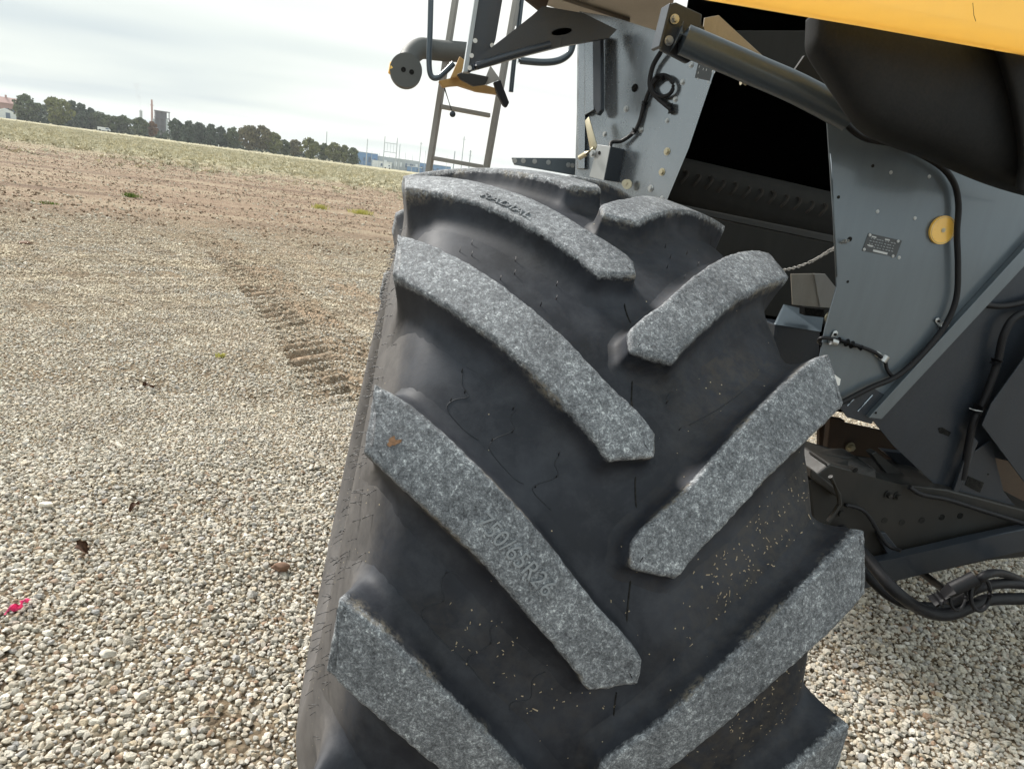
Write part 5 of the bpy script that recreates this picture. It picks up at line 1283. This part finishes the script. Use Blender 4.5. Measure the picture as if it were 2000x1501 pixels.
def substation():
    p = gfar(765, 0, 460); R = face_rot(p); t = thing('substation_building', 'group of low joined blue and white buildings at the field edge left of the tyre', 'building', p)
    rr = random.Random(4)
    for nm_, x_, y_, w_, d_, h_, mt in (('wall', -17, 5, 16, 9, 7.6, 'far_blue'), ('wall', 4, 6, 26, 8, 6.6, 'far_steel'), ('wall', 27, 5, 20, 8, 6.0, 'far_blue'), ('annex', -6, -1, 12, 4, 3.6, 'far_white'), ('annex', 14, -2, 9, 4, 3.0, 'far_blue')):
        bm = bmesh.new(); bbox(bm, R @ Vector((x_, y_, h_ / 2)), w_, d_, h_, R, .1); o = bm_obj(nm_, bm, mt, None); o.parent = t
        bm = bmesh.new(); bbox(bm, R @ Vector((x_, y_, h_ + .15)), w_ + .6, d_ + .6, .3, R); o = bm_obj('roof', bm, 'far_white', None); o.parent = t
        n_ = int(w_ / 3.2)
        for k in range(n_):
            if rr.random() < .3: continue
            bm = bmesh.new(); bbox(bm, R @ Vector((x_ - w_ / 2 + (k + .5) * w_ / n_, y_ - d_ / 2 - .05, h_ * .5)), rr.uniform(.8, 2.0), .2, h_ * rr.uniform(.25, .5), R); o = bm_obj('window', bm, 'far_glass' if rr.random() < .6 else 'far_white', None); o.parent = t
    a = gfar(690, 0, 400); b_ = gfar(900, 0, 420); d = b_ - a; t = thing('chain_link_fence', 'thin grey fence along the front of the blue building', 'fence', a)
    for k in range(26):
        bm = bmesh.new(); bcyl(bm, d * (k / 25), (0, 0, 1), .07, 2.2, 6); o = bm_obj('post', bm, 'far_steel', None); o.parent = t
    bm = bmesh.new()
    for z in (.5, 1.3, 2.1): btube(bm, [Vector((0, 0, z)), d + Vector((0, 0, z))], .04, 5)
    o = bm_obj('rail', bm, 'far_steel', None); o.parent = t
substation()
van(757, 385, 3.5, 2.2, 'small white cabinet van in front of the blue building')

# ================================================================== SMALL GROUND THINGS
def tuft(x, y, wpx, col, label, n=110, hgt=.09):
    p = gnd(x, y); V = []; Fc = []; r = np.random.default_rng(int(x)); Wd = wpx * p.length / F * .5
    for k in range(n):
        bx, by = r.normal(0, Wd * .45), r.normal(0, Wd * .35); a = r.uniform(0, 6.28); h = hgt * r.uniform(.4, 1.1); ln = r.uniform(.2, .8) * h
        c = np.array([bx, by, 0]); tip = c + np.array([math.cos(a) * ln, math.sin(a) * ln, h]); w = np.array([-math.sin(a), math.cos(a), 0]) * .006
        i0 = len(V); V += [c - w, c + w, (c + tip) / 2 + w * .8 + [0, 0, h * .12], tip, (c + tip) / 2 - w * .8 + [0, 0, h * .12]]; Fc.append((i0, i0 + 1, i0 + 2, i0 + 3, i0 + 4))
    o = arr_obj('grass_tuft', V, Fc, col); o.location = p; tag(o, label, 'grass tuft'); return o
leaf_mat('grass_green', (0.10, 0.16, 0.03), (0.22, 0.29, 0.07)); leaf_mat('grass_yellow', (0.42, 0.41, 0.10), (0.66, 0.60, 0.22))
tuft(257, 385, 26, 'grass_green', 'bright green grass tuft on the brown soil', 160, .12)
tuft(95, 398, 34, 'grass_green', 'faded flat green grass tuft near the left edge', 120, .05)
tuft(625, 408, 26, 'grass_yellow', 'yellow green grass tuft, left of the two beside the tyre', 200, .16)
tuft(706, 418, 46, 'grass_yellow', 'wide yellow green grass tuft nearest the tyre', 260, .16)
tuft(432, 700, 14, 'grass_yellow', 'tiny dry weed in the gravel beside the tyre track', 50, .05)
def lump(name, x, y, sx_, sy_, sz_, mat, label, cat, seed=1):
    r = np.random.default_rng(seed); bm = bmesh.new(); bmesh.ops.create_icosphere(bm, subdivisions=3, radius=1)
    ph = r.uniform(0, 6, 6)
    for v in bm.verts:
        c = v.co; k = 1 + .16 * math.sin(c.x * 3 + ph[0]) + .12 * math.sin(c.y * 4 + ph[1]) + .1 * math.sin(c.z * 5 + ph[2] + c.x * 2); v.co = Vector((c.x * k * sx_, c.y * k * sy_, c.z * k * sz_))
    p = gnd(x, y); o = bm_obj(name, bm, mat, None, True); o.location = p + Vector((0, 0, sz_ * .9 + .012)); tag(o, label, cat); return o
lump('rock', 547, 1118, .034, .022, .016, 'brown_stone', 'brown oval rock on the gravel close to the tyre', 'rock', 3)
lump('rock', 90, 993, .024, .016, .011, 'stone', 'large pale smooth rock at the left', 'rock', 4)
lump('rock', 50, 478, .09, .05, .018, 'brown_stone', 'flat dark rock near the edge of the brown soil', 'rock', 8)
lump('rock', 213, 1288, .022, .018, .013, 'stone', 'big whitish rock near the bottom left', 'rock', 6)
def leaf(x, y, label, seed, mat='dead_leaf', s=.035):
    r = np.random.default_rng(seed); bm = bmesh.new(); p = gnd(x, y); G = []
    for i in range(9):
        t = i / 8; w = s * .45 * math.sin(PI * min(1, t * 1.05 + .02)) * (1 + .25 * math.sin(i * 2.3)); G.append([bm.verts.new(Vector((s * (t - .5) * 1.4, w * q, .012 * abs(q) + .012 * math.sin(t * 5 + q)))) for q in (-1, -.4, 0, .4, 1)])
    for a, b_ in zip(G[:-1], G[1:]):
        for k in range(4): bm.faces.new([a[k], a[k + 1], b_[k + 1], b_[k]])
    bmesh.ops.solidify(bm, geom=bm.faces[:], thickness=.0008)
    o = bm_obj('dead_leaf', bm, mat, None, True); o.location = p + Vector((0, 0, .028)); o.rotation_euler = (.3, .2, r.uniform(0, 6)); tag(o, label, 'leaf'); return o
leaf(162, 1084, 'curled dark brown leaf on the gravel above the pink ribbon', 4, s=.05)
leaf(263, 1002, 'small brown leaf on the gravel in the left middle', 7)
leaf(290, 762, 'dark brown leaf on the gravel below the tyre track', 11, s=.06)
def ribbon():
    bm = bmesh.new(); p = gnd(38, 1198); A = spline([gnd(14, 1212) - p, gnd(28, 1200) - p, gnd(40, 1198) - p, gnd(50, 1190) - p, gnd(60, 1180) - p], 5)
    rows_ = []
    for i, q in enumerate(A):
        t = i / (len(A) - 1); w = .016 * (1 - .7 * abs(t - .45) * 1.2) * (.35 if .50 < t < .62 else 1); z = .03 + .012 * math.sin(t * 11); tw = math.sin(t * 7) * .7
        sd_ = Vector((math.sin(.4), math.cos(.4) * math.cos(tw), math.sin(tw) * .7)) * w
        rows_.append([bm.verts.new(Vector((q.x, q.y, z)) + sd_ * k + Vector((0, 0, .004 * math.sin(k * 3 + t * 9)))) for k in (-1, -.3, .3, 1)])
    for a, b_ in zip(rows_[:-1], rows_[1:]):
        for k in range(3): bm.faces.new([a[k], a[k + 1], b_[k + 1], b_[k]])
    bmesh.ops.solidify(bm, geom=bm.faces[:], thickness=.0006)
    o = bm_obj('ribbon', bm, 'pink_plastic', None, True); o.location = p; tag(o, 'crumpled bright pink plastic ribbon scrap lying on the gravel', 'ribbon')
ribbon()
def twigs():
    for i, (a, b_, lab) in enumerate((((318, 1292), (378, 1300), 'thin pale straw stalk lying on the gravel, centre left'), ((65, 1065), (82, 1042), 'short bent straw stalk above the pink ribbon'), ((552, 1010), (568, 985), 'thin straw stalk leaning on the stones near the tyre'), ((360, 1425), (430, 1418), 'pale twig on the gravel near the bottom edge'))):
        A, B = gnd(*a), gnd(*b_); M_ = (A + B) / 2; bm = bmesh.new(); btube(bm, spline([A - M_ + Vector((0, 0, .030)), Vector((.004, .006, .036)), B - M_ + Vector((0, 0, .031))], 5), .0022, 6, .0015)
        o = bm_obj('straw_stalk', bm, 'straw', None, True); o.location = M_; tag(o, lab, 'straw')
twigs()
print('objects', len(bpy.data.objects))

# ================================================================== HAZE
hm = bpy.data.materials.new('haze'); hm.use_nodes = True; nt = hm.node_tree; nt.nodes.clear(); o_ = N(nt, 'ShaderNodeOutputMaterial'); v = N(nt, 'ShaderNodeVolumePrincipled')
v.inputs['Color'].default_value = (0.86, 0.90, 0.93, 1); v.inputs['Density'].default_value = 0.00022; v.inputs['Anisotropy'].default_value = 0.2; nt.links.new(v.outputs[0], o_.inputs['Volume']); MATS['haze'] = hm
bm = bmesh.new(); bbox(bm, (0, 1050, 19.5), 3400, 3400, 43.0); hz = bm_obj('haze', bm, 'haze', None); hz['kind'] = 'stuff'; hz['label'] = 'thin pale haze over the field and the far trees'
